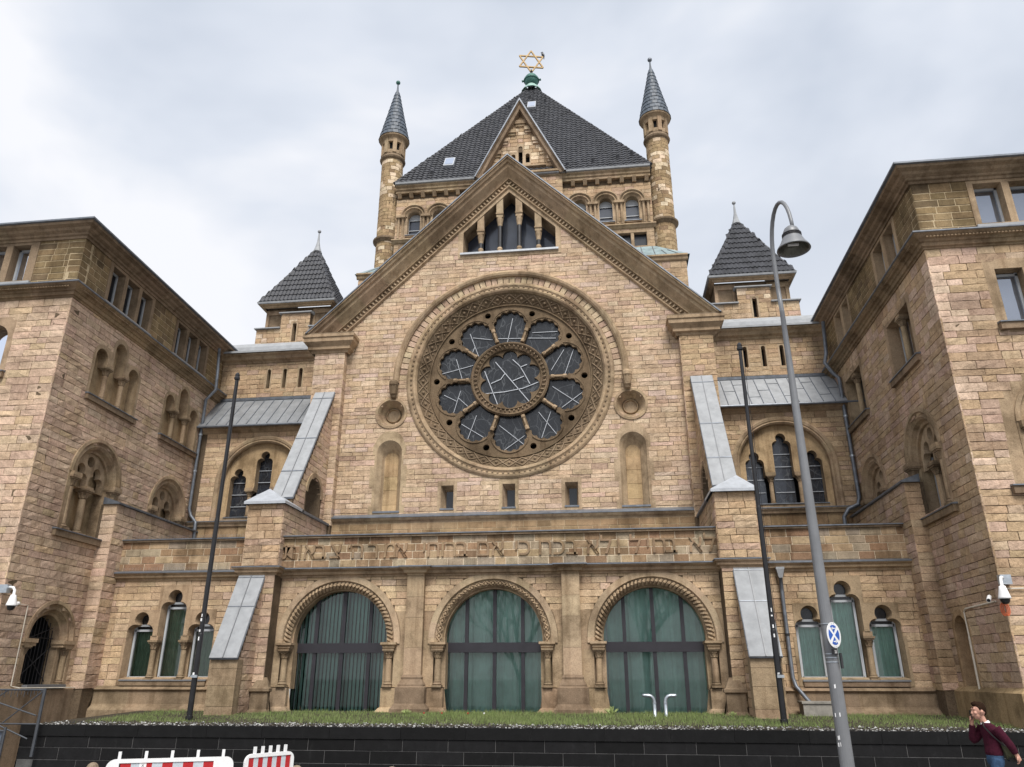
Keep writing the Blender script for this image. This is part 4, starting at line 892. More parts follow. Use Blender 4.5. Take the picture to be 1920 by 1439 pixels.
    m = MB(); m.add([(x, y, z) for x in e for y, z in ((1.58, 14.48), (1.58, 14.56), (1.7, 14.62), (2.05, 14.66), (2.1, 14.95), (2.35, 15.2))], [(i, i + 1, 7 + i, 6 + i) for i in range(5)], (.4, .4, .4)); T.part('parapet_flashing', m, ZINC)
    T.flush()
# ================================================================ STAIR TOWERS
TILE = {}
def tile_mesh(w, h):
    if (w, h) not in TILE:
        m = MB(); n = 4; vs_ = []
        for s_, lift in ((0, .05), (1.08, .012)):
            for i in range(n + 1): vs_.append((-w / 2 + w * i / n, s_ * h, lift + .022 * (1 - cos(2 * pi * i / n))))
        for i in range(n + 1): vs_.append((-w / 2 + w * i / n, 0, 0))
        m.add(vs_, [(i, i + 1, n + 2 + i, n + 1 + i) for i in range(n)] + [(i, i + 1, 2 * n + 3 + i, 2 * n + 2 + i) for i in range(n)], (.05, .05, .06)); TILE[w, h] = m.mesh('tile')
        TILE[w, h].materials.append(SLATE)
    return TILE[w, h]
def tiled_face(T, p0, p1, apex, w, h, single=True, smax=1.0, nm='roof_tile'):
    p0, p1, apex = Vector(p0), Vector(p1), Vector(apex); mid = (p0 + p1) / 2; u = (p1 - p0).normalized(); s_ = (apex - mid); S = s_.length; s_.normalize(); n = u.cross(s_).normalized()
    if n.z < 0: n = -n; 
    W = (p1 - p0).length / 2; rows = int(S * smax / h); hh = S / int(S / h) if single else h
    mat = Matrix((u, s_, u.cross(s_))).transposed()
    me = tile_mesh(w, round(hh, 3)); big = MB(); tv = [v.co.copy() for v in me.vertices]; tf = [tuple(p.vertices) for p in me.polygons]
    flip = u.cross(s_).z < 0
    for r in range(rows):
        s0 = r * hh; half = W * (1 - (s0 + hh * .5) / S); k = int(half / w) + 1
        for i in range(-k, k + 1):
            x = w * i
            if abs(x) > half: continue
            if single:
                o = bpy.data.objects.new(nm, me); COL.objects.link(o); o.parent = T.o; c = mid + u * x + s_ * s0
                M3 = Matrix((u, s_, n)).transposed().to_4x4(); M3.translation = c - Vector(T.loc); o.matrix_local = M3; WL[o.name] = c
            else:
                c = mid + u * x + s_ * s0; big.add([c + u * v.x + s_ * v.y + n * (v.z + U(-.006, .006)) for v in tv], tf, (.05, .05, .06))
    m = MB(); m.add([p0, p1, apex], [(0, 1, 2)], (.05, .05, .06)); T.part('roof_slope', m, SLATE)
    if not single: T.part('roof_tiles', big, SLATE, kind='stuff')
def hip(T, a, b, r, step, mat=SLATE):
    a, b = Vector(a), Vector(b); n = max(2, int((b - a).length / step)); m = MB()
    for i in range(n):
        p, q = a + (b - a) * i / n, a + (b - a) * (i + 1.12) / n; tube(m, [p, q], [r * 1.25, r * .8], 7, (.05, .05, .06))
    T.part('hip_tiles', m, mat, kind='stuff')
for sg in (-1, 1):
    cx = sg * 9.42
    T = Thing('stair_tower', ('small stair tower with pointed tiled roof left of the big gable' if sg < 0 else 'small stair tower with pointed tiled roof directly behind the street lamp'), 'tower', (cx, 3.9, 14), 'stair towers beside the gable')
    fr = front(2.45)
    stp = [(cx - 1.68, 14.3), (cx + 1.68, 14.3), (cx + 1.68, 15.9), (cx + .64, 15.9), (cx + .64, 16.58), (cx - .64, 16.58), (cx - .64, 15.9), (cx - 1.68, 15.9)]
    bl = rect(cx - .16, cx + .16, 15.15, 16.2)
    wallplate(T, fr, stp, [bl]); 
    pk = lambda a, z, pal: jit((.62, .49, .36), .08) if R() < .14 else pick(pal)
    T.masonry(fr, stp, [bl], (.16, .21), (.25, .5), PAL_OCH, .035, pk=pk, zr=(14.9, 15.9)); T.masonry(fr, rect(cx - .64, cx + .64, 15.9, 16.58), [bl], (.16, .2), (.25, .5), PAL_OCH, .035, pk=pk)
    h_ = light(cx, 15.25, 16.05, .09, lambda a, z, w: arc(a, z, w, 0, 180, 8)); so_ = surround(T, fr, bl, h_, .3, None, .03, DCL, 'slit_surround'); pane(T, fr, scl(h_, 1.1), -.29, DARKIN, so_)
    for a0, a1, z in ((cx - 1.75, cx - .62, 15.9), (cx - .72, cx + .72, 16.58), (cx + .62, cx + 1.75, 15.9)):
        m = MB(); P = [(a0, z, -.3), (a1, z, -.3), (a1, z, .12), (a0, z, .12), (a0, z + .16, -.3), (a1, z + .16, -.3), (a1, z + .04, .12), (a0, z + .04, .12)]; hexa(m, [fr(*p) for p in P], (.4, .4, .4)); T.part('step_cover', m, ZINC)
    fd = front(2.75); m = MB(); box(m, fd, cx - 1.42, cx + 1.42, 15.5, 17.0, -2.6, 0, DCD); T.part('tower_body', m, DRESS)
    for s_ in (-1, 1):
        x = cx + s_ * 1.03; so_ = surround(T, fd, rect(x - .42, x + .42, 15.95, 16.9), rect(x - .29, x + .29, 16.1, 16.68), .12, None, .05, DC, 'window_surround'); pane(T, fd, rect(x - .3, x + .3, 16.08, 16.7), -.11, GDARK, so_)
    xe = 1.63; ey0, ey1, ez = 2.28, 5.5, 17.12; ap = (cx, 3.92, 20.65)
    m = MB(); plan(m, [(cx - 1.45, 5.3), (cx - 1.45, 2.5), (cx + 1.45, 2.5), (cx + 1.45, 5.3)], [(0, 16.9), (.08, 16.92), (.1, 16.98), (.2, 17.0), (.2, 17.04)], DC, 5); T.part('eaves_band', m, DRESS)
    m = MB(); plan(m, [(cx - 1.45, 5.3), (cx - 1.45, 2.5), (cx + 1.45, 2.5), (cx + 1.45, 5.3)], [(.18, 17.03), (.25, 17.04), (.27, 17.12), (.1, 17.2)], (.3, .3, .3), 9); T.part('gutter', m, ZINC)
    c4 = [(cx - xe, ey0, ez), (cx + xe, ey0, ez), (cx + xe, ey1, ez), (cx - xe, ey1, ez)]
    tiled_face(T, c4[0], c4[1], ap, .172, .335); 
    if sg < 0: tiled_face(T, c4[1], c4[2], ap, .172, .335); tiled_face(T, c4[3], c4[0], ap, .172, .335, False)
    else: tiled_face(T, c4[3], c4[0], ap, .172, .335); tiled_face(T, c4[1], c4[2], ap, .172, .335, False)
    for c in c4[:2] + [c4[2 if sg < 0 else 3]]: hip(T, c, ap, .05, .335)
    m = MB(); lathe(m, cx, 3.92, [(.2, 20.45), (.12, 20.7), (.06, 21.0), (.03, 21.45), (.0, 21.5)], 8, (.5, .5, .5)); sphere(m, (cx, 3.92, 21.55), .085, 6, (.5, .5, .5)); T.part('finial', m, ZINC, kind='stuff')
    T.flush()
# ================================================================ CROSSING TOWER
T = Thing('crossing_tower', 'broad square central tower with steep dark tiled pyramid roof and front dormer gable', 'tower', (0, 10.5, 14))
FW = front(4.4); TX = 5.95
wins = (-5.06, -3.87, -2.68, 2.68, 3.87, 5.06)
blks = [[(x - .46, 21.25), (x + .46, 21.25), (x + .46, 22.3)] + arc(x, 22.3, .46, 0, 180, 12)[1:-1] + [(x - .46, 22.3)] for x in wins] + [rect(s_ * 4.98 - .72, s_ * 4.98 + .72, 19.85, 20.8) for s_ in (-1, 1)]
wallplate(T, FW, rect(-TX, TX, 14, 23.95), blks)
T.masonry(FW, rect(-TX, TX, 21.1, 23.3), blks, (.17, .22), (.3, .7), PAL_OCH, .025)
T.masonry(FW, rect(-TX, TX, 19.7, 20.9), blks + [rect(-4, 4, 19, 21)], (.17, .22), (.3, .7), PAL_OCH, .025)
for x, b in zip(wins, blks):
    hl = [(x - .3, 21.3), (x + .3, 21.3)] + arc(x, 22.3, .3, 0, 180, 12)
    so_ = surround(T, FW, b, hl, .35, None, .02, DCL, 'arched_window'); m = MB(); revolve(m, FW, x, 22.3, [(.50, -.02), (.50, .12), (.44, .14), (.38, .05), (.36, .08), (.31, .03), (.3, -.05)], 0, 180, 16, DC); T.part('window_arch', m, DRESS, so_)
    m = MB(); revolve(m, FW, x, 22.3, [(.62, .02), (.62, .17), (.56, .19), (.51, .12)], 0, 180, 16, DC); T.part('label_mould', m, DRESS, so_)
    pane(T, FW, rect(x - .32, x + .32, 21.25, 22.3), -.3, GBLUE, so_); m = MB(); prism(m, FW, [(x - .3, 22.26), (x + .3, 22.26)] + arc(x, 22.3, .31, 0, 180, 10), -.3, -.27, col=(.6, .6, .6)); T.part('head_panel', m, WFRAME, so_)
    bars(T, FW, [((x - .3, 21.72), (x + .3, 21.72)), ((x - .3, 22.26), (x + .3, 22.26)), ((x - .3, 21.3), (x - .3, 22.3)), ((x + .3, 21.3), (x + .3, 22.3))], -.28, .03, .03, WFRAME, 'glazing_bar', so_)
    sill(T, FW, x - .38, x + .38, 21.3, .12, .1)
for x in (-5.66, -4.47, -3.28, 3.28, 4.47, 5.66):
    for q in (-.1, .1): 
        m = MB(); lathe(m, x + q, 4.3, [(.07, 21.12), (.055, 21.2), (.055, 22.1), (.08, 22.2)], 8, DC); T.part('colonnette', m, DRESS)
    m = MB(); box(m, FW, x - .22, x + .22, 22.2, 22.32, -.02, .22, DC); T.part('impost', m, DRESS)
m = MB(); plan(m, [(-TX - .1, 4.4), (TX + .1, 4.4)], [(0, 20.88), (.06, 20.9), (.12, 20.98), (.18, 21.02), (.18, 21.08), (0, 21.12)], DC, 1); T.part('string_course', m, DRESS)
for s_ in (-1, 1):
    xc = s_ * 4.98; so_ = surround(T, FW, rect(xc - .75, xc + .75, 19.85, 20.8), rect(xc - .63, xc + .63, 19.98, 20.68), .2, None, .03, DC, 'low_window'); pane(T, FW, rect(xc - .64, xc + .64, 19.95, 20.7), -.19, GDARK, so_); m = MB(); box(m, FW, xc - .07, xc + .07, 19.95, 20.7, -.2, .01, DC); T.part('mullion', m, DRESS, so_)
# corbel table and eaves
for s_ in (-1, 1):
    for k in range(7):
        x = s_ * (2.42 + k * .56); m = MB(); hexa(m, [FW(a, z, d) for z, dd in ((23.34, .1), (23.56, .24)) for a, d in ((x - .09, 0), (x + .09, 0), (x + .09, dd), (x - .09, dd))], DC); T.part('corbel', m, DRESS)
rev = [(-TX, 4.4), (TX, 4.4)]
m = MB(); plan(m, [(-TX, 4.4), (TX, 4.4)], [(0, 23.54), (.2, 23.54), (.2, 23.66), (.26, 23.7), (.26, 23.8), (.34, 23.86), (.34, 23.92)], DC, 1.4); T.part('cornice', m, DRESS)
m = MB(); plan(m, [(-TX, 4.4), (TX, 4.4)], [(.32, 23.91), (.42, 23.93), (.44, 24.02), (.2, 24.08)], (.4, .4, .4), 20); T.part('gutter', m, ZINC)
m = MB(); 
wbox(m, -TX, TX, 4.8, 16.6, 14, 23.9, MORT); T.part('tower_core', m, STONE)
AP = (0, 10.5, 35.05); e = 6.0; yb = 16.9
tiled_face(T, (-e, 4.05, 24.02), (e, 4.05, 24.02), AP, .245, .262, False, .975)
tiled_face(T, (e, 4.05, 24.02), (e, yb, 24.02), AP, .245, .262, False, .975); tiled_face(T, (-e, yb, 24.02), (-e, 4.05, 24.02), AP, .245, .262, False, .975)
for s_ in (-1, 1): hip(T, (s_ * e, 4.05, 24.02), AP, .075, .3)
rn = Vector((0, -(35.05 - 24.02), 6.45)).normalized(); ru = Vector((0, 6.45, 11.03)).normalized()
def onroof(x, t, h=0): 
    p = Vector((0, 4.05, 24.02)).lerp(Vector((0, 10.5, 35.05)), t); p.x = x; return p + Vector((0, -.863, .505)) * h
for x, t, w, l in ((.17, .71, .46, .036), (-3.55, .135, .5, .036)):
    m = MB(); hexa(m, [onroof(a, q, h) for h in (.05, .2) for a, q in ((x - w / 2, t - l), (x + w / 2, t - l), (x + w / 2, t + l), (x - w / 2, t + l))], (.5, .5, .5)); f = T.part('skylight', m, LEADW)
    m = MB(); hexa(m, [onroof(a, q, h) for h in (.2, .215) for a, q in ((x - w * .4, t - l * .75), (x + w * .4, t - l * .75), (x + w * .4, t + l * .75), (x - w * .4, t + l * .75))], (.5, .5, .5)); T.part('pane', m, GSKY, f)
for x, t in ((3.4, .05), (4.55, .075), (2.2, .04), (.9, .765), (-1.1, .72), (-4.3, .06), (5.2, .09), (.0, .83)):
    m = MB(); c = onroof(x, t, .1); tube(m, [onroof(x, t, 0), onroof(x, t + .006, .16)], [.09, .07], 8, (.02, .02, .02)); T.part('roof_vent', m, SLATE)
# dormer gable
DX, DZ0, DZ1 = 2.02, 24.0, 28.2
fd = front(4.12); m = MB(); box(m, fd, -1.93, 1.93, 21.0, 24.05, -.4, 0, MORT); T.part('dormer_base', m, STONE)
T.masonry(fd, rect(-1.95, 1.95, 21.3, 24.0), (), (.18, .24), (.35, .8), PAL_OCH, .02)
dp = [(-1.85, 24.05), (1.85, 24.05), (0, 27.75)]
sl = [light(0, 24.72, 25.62, .1, lambda a, z, w: arc(a, z, w, 0, 180, 8)), light(-.34, 24.76, 25.18, .1, lambda a, z, w: arc(a, z, w, 0, 180, 8)), light(.34, 24.76, 25.18, .1, lambda a, z, w: arc(a, z, w, 0, 180, 8))]
wallplate(T, fd, dp, [rect(-.48, .48, 24.7, 25.4)], d=-.12)
m = MB(); prism(m, fd, [(-.5, 24.62), (.5, 24.62), (.5, 25.4), (.17, 25.4), (.17, 25.85), (-.17, 25.85), (-.17, 25.4), (-.5, 25.4)], -.4, -.08, sl, DCL); so_ = T.part('slit_surround', m, DRESS); 
for h_ in sl: pane(T, fd, scl(h_, 1.1), -.38, DARKIN, so_)
fdr = Fr((0, 4.24, 0), (1, 0, 0), (0, -1, 0))
pk = lambda a, z, pal: jit((.66, .53, .38), .08) if R() < .28 else pick(pal)
T.masonry(fdr, [(-1.75, 24.5), (1.75, 24.5), (0, 27.75)], [[(-.5, 24.62), (.5, 24.62), (.5, 25.4), (.17, 25.4), (.17, 25.85), (-.17, 25.85), (-.17, 25.4), (-.5, 25.4)]], (.2, .22), (.25, .5), PAL_OCH, .02, pk=pk, flat=True)
for a, z, w, c in ((-.0, 27.0, .52, 0), (-.42, 26.5, .42, 0), (.42, 26.62, .46, 1), (-.78, 26.0, .42, 1), (.78, 25.95, .44, 1), (1.1, 25.3, .44, 1), (-1.12, 25.3, .4, 0), (1.42, 24.85, .36, 1)):
    for k, dd in ((0, .14), (1, .08)):
        m = MB(); box(m, fdr, a - w / 2 + .04 * k, a + w / 2 - .04 * k, z - .13 * k - .0, z + .2 - .18 * k, .0, dd, jit((.64, .51, .37) if c else DC, .08)); T.part('corbel_stone', m, DRESS)
m = MB(); plan(m, [(-2.0, 4.12), (2.0, 4.12)], [(-.1, 23.85), (.03, 23.87), (.08, 23.95), (.2, 24.0), (.2, 24.1), (-.1, 24.18)], DC, 1); T.part('dormer_cornice', m, DRESS)
m = MB(); box(m, fdr, -1.0, 1.2, 24.52, 24.58, 0, .1, DC); T.part('dormer_sill', m, DRESS)
dth = atan2(DZ1 - DZ0, DX)
m = MB(); sweep(m, fd, [(-DX - .08, DZ0 - .12), (0, DZ1), (DX + .08, DZ0 - .12)], [(0, -2.4), (0, .3), (.05, .3), (.1, .22), (.22, .2), (.25, .05), (.28, -.12)], e0=(1 / sin(dth), 0), e1=(-1 / sin(dth), 0), col=DCD, caps=False); T.part('dormer_verge', m, DRESS)
m = MB(); sweep(m, fd, [(-DX - .1, DZ0 - .12), (0, DZ1 + .04), (DX + .1, DZ0 - .12)], [(-.02, -2.4), (-.02, .34), (.04, .34)], e0=(1 / sin(dth), 0), e1=(-1 / sin(dth), 0), col=(.2, .2, .2), caps=False); T.part('verge_flashing', m, ZINCD)
# zinc skirt roofs at the tower corners
for s_ in (-1, 1):
    m = MB(); q = [(s_ * 7.2, 3.0, 18.62), (s_ * 3.0, 3.0, 18.62), (s_ * 3.0, 4.35, 19.9), (s_ * 5.95, 4.35, 19.9), (s_ * 7.2, 9, 18.62), (s_ * 5.95, 9, 19.9)]
    m.add(q, [(0, 1, 2, 3), (0, 3, 5, 4)], (.4, .5, .48)); rf = T.part('skirt_roof', m, plain('patinated_zinc', (.24, .31, .32), .55, .2, .4, .3, 3) if s_ < 0 else MATS['patinated_zinc'])
    for k in range(8):
        x = s_ * (3.3 + k * .5); m = MB(); t_ = 1 if k < 6 else .5; tube(m, [(x, 3.0, 18.64), (x if k < 6 else s_ * (5.95 + (abs(x) - 5.95) * .5), 3.0 + 1.35 * t_, 18.64 + 1.28 * t_)], .015, 4); T.part('standing_seam', m, GREY, rf)
    m = MB(); plan(m, sorted([(s_ * 2.9, 3.05), (s_ * 7.1, 3.05)]) if s_ > 0 else [(-7.1, 3.05), (-2.9, 3.05)], [(0, 18.35), (.05, 18.4), (.08, 18.5), (.14, 18.55), (.14, 18.62)], DC, 1.4); T.part('skirt_cornice', m, DRESS)
    a0, a1 = sorted((s_ * 2.9, s_ * 7.02)); fr = front(3.1); m = MB(); box(m, fr, a0, a1, 13, 18.4, -1.3, 0, MORT); T.part('corner_block', m, STONE)
    T.masonry(fr, rect(*sorted((s_ * 5.6, s_ * 7.05)), 15.5, 18.35), (), (.18, .24), (.3, .6), PAL_OCH, .04)
T.flush()
# green copper base, star and bird
T2 = T
m = MB(); lathe(m, 0, 10.5, [(.62, 34.62), (.5, 34.85), (.34, 35.0), (.30, 35.1)], 14, (.1, .3, .24)); fb = T.part('finial_base', m, plain('pale_verdigris', (.26, .40, .35), .6, .1, .4, .25, 7))
m = MB(); sphere(m, (0, 10.5, 35.52), .44, 8, (.1, .2, .2)); 
m2 = MB(); lathe(m2, 0, 10.5, [(.44, 35.45), (.475, 35.49), (.475, 35.55), (.44, 35.59)], 20); 
T.part('copper_ball', m, COPPER, fb, smooth=True); T.part('ball_band', m2, COPPER, fb)
for s_ in (-1, 1):
    m = MB(); tube(m, [(s_ * .42, 10.45, 35.5), (s_ * .56, 10.42, 35.46)], [.05, .075], 7); T.part('ball_knob', m, COPPER, fb)
m = MB(); tube(m, [(0, 10.5, 35.9), (0, 10.5, 36.35)], .05, 8); tube(m, [(0, 10.5, 36.18), (0, 10.5, 36.22)], .09, 8); T.part('star_rod', m, BLACK, fb)
ZS = 36.98; SR = .84
m = MB(); q = radians(6)
def starp(t): return Vector((SR * cos(t) * .97, 10.5 + SR * cos(t) * .2, ZS + SR * sin(t)))
st = MB()
for o_ in (90, 270):
    P3 = [starp(radians(o_ + 120 * k)) for k in range(3)]
    for k in range(3):
        a, b = P3[k], P3[(k + 1) % 3]; dr = (b - a).normalized(); nn = Vector((.2, -.98, 0)); w_ = dr.cross(nn).normalized()
        hexa(st, [p + w_ * sw * .036 + nn * d for d in (-.04 - (.004 if o_ == 90 else 0), .04 + (.004 if o_ == 90 else 0)) for p, sw in ((a, 1), (a, -1), (b, -1), (b, 1))], (.7, .5, .2))
T.part('six_pointed_star', st, GOLD)
bp = starp(radians(30)) + Vector((.0, 0, 0))
B = Thing('bird', 'small dark bird perched on the right upper tip of the golden star', 'bird', (bp.x, bp.y, bp.z + .03))
m = MB(); x, y, z = bp.x, bp.y, bp.z + .05
tube(m, [(x + .06, y, z - .22), (x + .06, y, z - .1), (x + .04, y, z + .02), (x, y, z + .14), (x - .03, y, z + .24), (x - .03, y, z + .3), (x - .05, y, z + .34)], [.02, .03, .07, .095, .07, .05, .02], 9); B.part('body', m, BLACK, smooth=True)
m = MB(); sphere(m, (x - .04, y, z + .31), .055, 5); B.part('head', m, BLACK); m = MB(); tube(m, [(x - .08, y, z + .31), (x - .16, y, z + .30)], [.018, .004], 5); B.part('beak', m, IRON)
for q_ in (-.02, .02): m = MB(); tube(m, [(x - .01, y + q_, z + .04), (x - .02, y + q_, z - .05)], .008, 4); B.part('leg', m, IRON)
# ================================================================ TURRETS
for sg in (-1, 1):
    T = Thing('corner_turret', ('round stone turret with blue slate spire on the left corner of the central tower' if sg < 0 else 'round stone turret with blue slate spire on the right corner of the central tower'), 'turret', (sg * 6.44, 4.9, 18), 'round turrets on the central tower')
    x, y = sg * 6.44, 4.9; m = MB(); lathe(m, x, y, [(.51, 18.3), (.51, 26.0)], 20, MORT); T.part('shaft', m, STONE)
    cf = Cyl(x, y, .51); H_ = .51 * pi * .62
    pk = lambda a, z, pal: jit((.66, .53, .38), .06) if R() < (.36 if z > 23.6 else .12) else pick(pal)
    T.masonry(cf, rect(-H_, H_, 19.0, 21.2), (), (.17, .22), (.25, .45), PAL_TOW, .03, pk=pk); T.masonry(cf, rect(-H_, H_, 21.4, 25.95), (), (.17, .22), (.25, .45), PAL_TOW, .03, pk=pk)
    m = MB(); lathe(m, x, y, [(.53, 21.12), (.56, 21.15), (.66, 21.25), (.67, 21.33), (.6, 21.38), (.52, 21.44)], 24, DCD); T.part('ring_moulding', m, DRESS)
    m = MB(); lathe(m, x, y, [(.52, 25.8), (.6, 25.86), (.63, 25.93), (.6, 26.0), (.55, 26.05), (.54, 26.2)], 24, DCD); T.part('ring_moulding', m, DRESS)
    m = MB(); lathe(m, x, y, [(.40, 26.1), (.40, 27.2)], 12, (.02, .02, .02)); T.part('lantern_core', m, DARKIN)
    for k in range(8):
        t = 2 * pi * (k + (.5 if sg < 0 else .35)) / 8; cx_, cy_ = x + .5 * sin(t), y - .5 * cos(t); c_, s2 = cos(t), sin(t); w, d = .095, .09
        m = MB(); hexa(m, [(cx_ + c_ * a + s2 * b, cy_ + s2 * a - c_ * b, z) for z in (26.15, 27.0) for a, b in ((-w, -d), (w, -d), (w, d), (-w, d))], jit(DC)); T.part('lantern_post', m, DRESS)
    m = MB(); lathe(m, x, y, [(.56, 26.12), (.58, 26.3), (.42, 26.32)], 16, DC); T.part('lantern_sill', m, DRESS)
    m = MB(); lathe(m, x, y, [(.45, 26.78), (.56, 26.8), (.57, 26.98), (.64, 27.04), (.73, 27.1), (.74, 27.2), (.6, 27.25)], 24, DC); T.part('lantern_cornice', m, DRESS)
    rows = 12; m = MB(); prev = None; rr = lambda z: .74 * (1 - (z - 27.15) / 3.6) ** 1.06 + .02
    for k in range(rows):
        z0, z1 = 27.18 + k * .255, 27.18 + (k + 1) * .255; ns = 18
        r0, r1 = rr(z0) + .018, rr(min(z1 + .03, 30.7))
        for i in range(ns):
            t0_, t1_ = 2 * pi * (i + (k % 2) * .5) / ns + .006, 2 * pi * (i + 1 + (k % 2) * .5) / ns - .006; h = U(0, .008)
            m.add([(x + (r0 + h) * cos(t0_), y + (r0 + h) * sin(t0_), z0), (x + (r0 + h) * cos(t1_), y + (r0 + h) * sin(t1_), z0), (x + r1 * cos(t1_), y + r1 * sin(t1_), z1 + .02), (x + r1 * cos(t0_), y + r1 * sin(t0_), z1 + .02), (x + (r0 - .03) * cos(t0_), y + (r0 - .03) * sin(t0_), z0), (x + (r0 - .03) * cos(t1_), y + (r0 - .03) * sin(t1_), z0)], [(0, 1, 2, 3), (0, 1, 5, 4)], (.1, .12, .16))
    T.part('spire_slates', m, SLATEB, kind='stuff'); m = MB(); lathe(m, x, y, [(.72, 27.18), (.36, 28.7), (.12, 29.95), (.07, 30.25), (.045, 30.5), (.03, 30.85)], 20, (.1, .12, .16)); T.part('spire_core', m, SLATEB); m = MB(); sphere(m, (x, y, 30.92), .115, 7, (.2, .2, .2)); T.part('finial_ball', m, COPPER if sg < 0 else ZINCD, smooth=True)
    T.flush()
# ================================================================ WINGS
def tracery_window(T, fr, ac, z0, zc, Ro, blind, nm_label=None):
    """round-arched window: mouldings, side colonnettes, two trefoil lights under an oculus"""
    pr = [(Ro + .04, -.02), (Ro + .04, .05), (Ro - .06, .06), (Ro - .10, .0), (Ro - .13, -.02), (Ro - .2, .02), (Ro - .27, -.03), (Ro - .3, -.10), (Ro - .32, -.14), (Ro - .38, -.16), (Ro - .38, -.62)]
    g = MB(); revolve(g, fr, ac, zc, pr, 0, 180, 36, DC, jt=.08)
    for s_ in (-1, 1):
        for za, zb in ((z0, (z0 + zc) / 2), ((z0 + zc) / 2, zc)):
            c = jit(DC, .08); pj = [(Ro + .04, -.02), (Ro + .04, .03), (Ro - .10, .03), (Ro - .10, -.12), (Ro - .30, -.12), (Ro - .38, -.16), (Ro - .38, -.62)]
            vs_ = [fr(ac + s_ * r_, z, d) for z in (za, zb) for r_, d in pj]; k = len(pj); g.add(vs_, [(i, i + 1, k + i + 1, k + i) for i in range(k - 1)], c)
    g = T.part('tracery_window', g, DRESS, label=nm_label)
    Ri = Ro - .38; l1 = .46 * Ri; hw = .40 * Ri
    hole = []
    plate = [(ac - Ri, z0), (ac + Ri, z0), (ac + Ri, zc)] + arc(ac, zc, Ri, 0, 180, 24)[1:-1] + [(ac - Ri, zc)]
    zs = zc + .0
    a1 = [(ac + .05, zc - .28), (ac + .05 + 2 * hw, zc - .28)] + head_tre(ac + .05 + hw, zs, hw); a2 = [(ac - .05 - 2 * hw, zc - .28), (ac - .05, zc - .28)] + head_tre(ac - .05 - hw, zs, hw)
    up = [(ac - Ri, zc - .28), (ac + Ri, zc - .28), (ac + Ri, zc)] + arc(ac, zc, Ri, 0, 180, 24)[1:-1] + [(ac - Ri, zc)]
    oc = circ(ac, zc + .70 * Ri, .2 * Ri, 20)
    m = MB(); w2 = [(ac + .05, zc - .275)] + [(ac + .05 + 2 * hw, zc - .275)]
    prism(m, fr, up, -.42, -.24, [inset([(p[0], max(p[1], zc - .27)) for p in a1], .0), inset([(p[0], max(p[1], zc - .27)) for p in a2], 0), oc], DCL); T.part('tracery', m, DRESS, g)
    if blind: m = MB(); prism(m, fr, plate, -.55, -.52, col=(.40, .30, .18), sides=False); T.part('blind_panel', m, DRESS, g)
    else:
        f = bars(T, fr, [((ac + x, z0), (ac + x, zc + .1)) for x in (-Ri * .9, -.06, .06, Ri * .9)] + [((ac - Ri, zc - .25), (ac + Ri, zc - .25)), ((ac - Ri, z0 + .04), (ac + Ri, z0 + .04))], -.50, .055, .05, WFRAME, 'window_frame', g)
        pane(T, fr, plate, -.52, GDARK, g)
    for x, d, r_, b_ in ((0, -.28, .105, z0 + .03), (-(Ro - .2), -.04, .10, z0 + .03), (Ro - .2, -.04, .10, z0 + .03)):
        p = fr(ac + x, 0, d); colonnette(T, p[0], p[1], b_, zc - .26 if x == 0 else zc - .1, r_, .3, .17, parent=g)
        m = MB(); q = .19 if x else .17; box(m, fr, ac + x - q, ac + x + q, (zc - .27 if x == 0 else zc - .1), (zc - .2 if x == 0 else zc - .0), d - q, d + q, DC); T.part('abacus', m, DRESS, g)
    return g
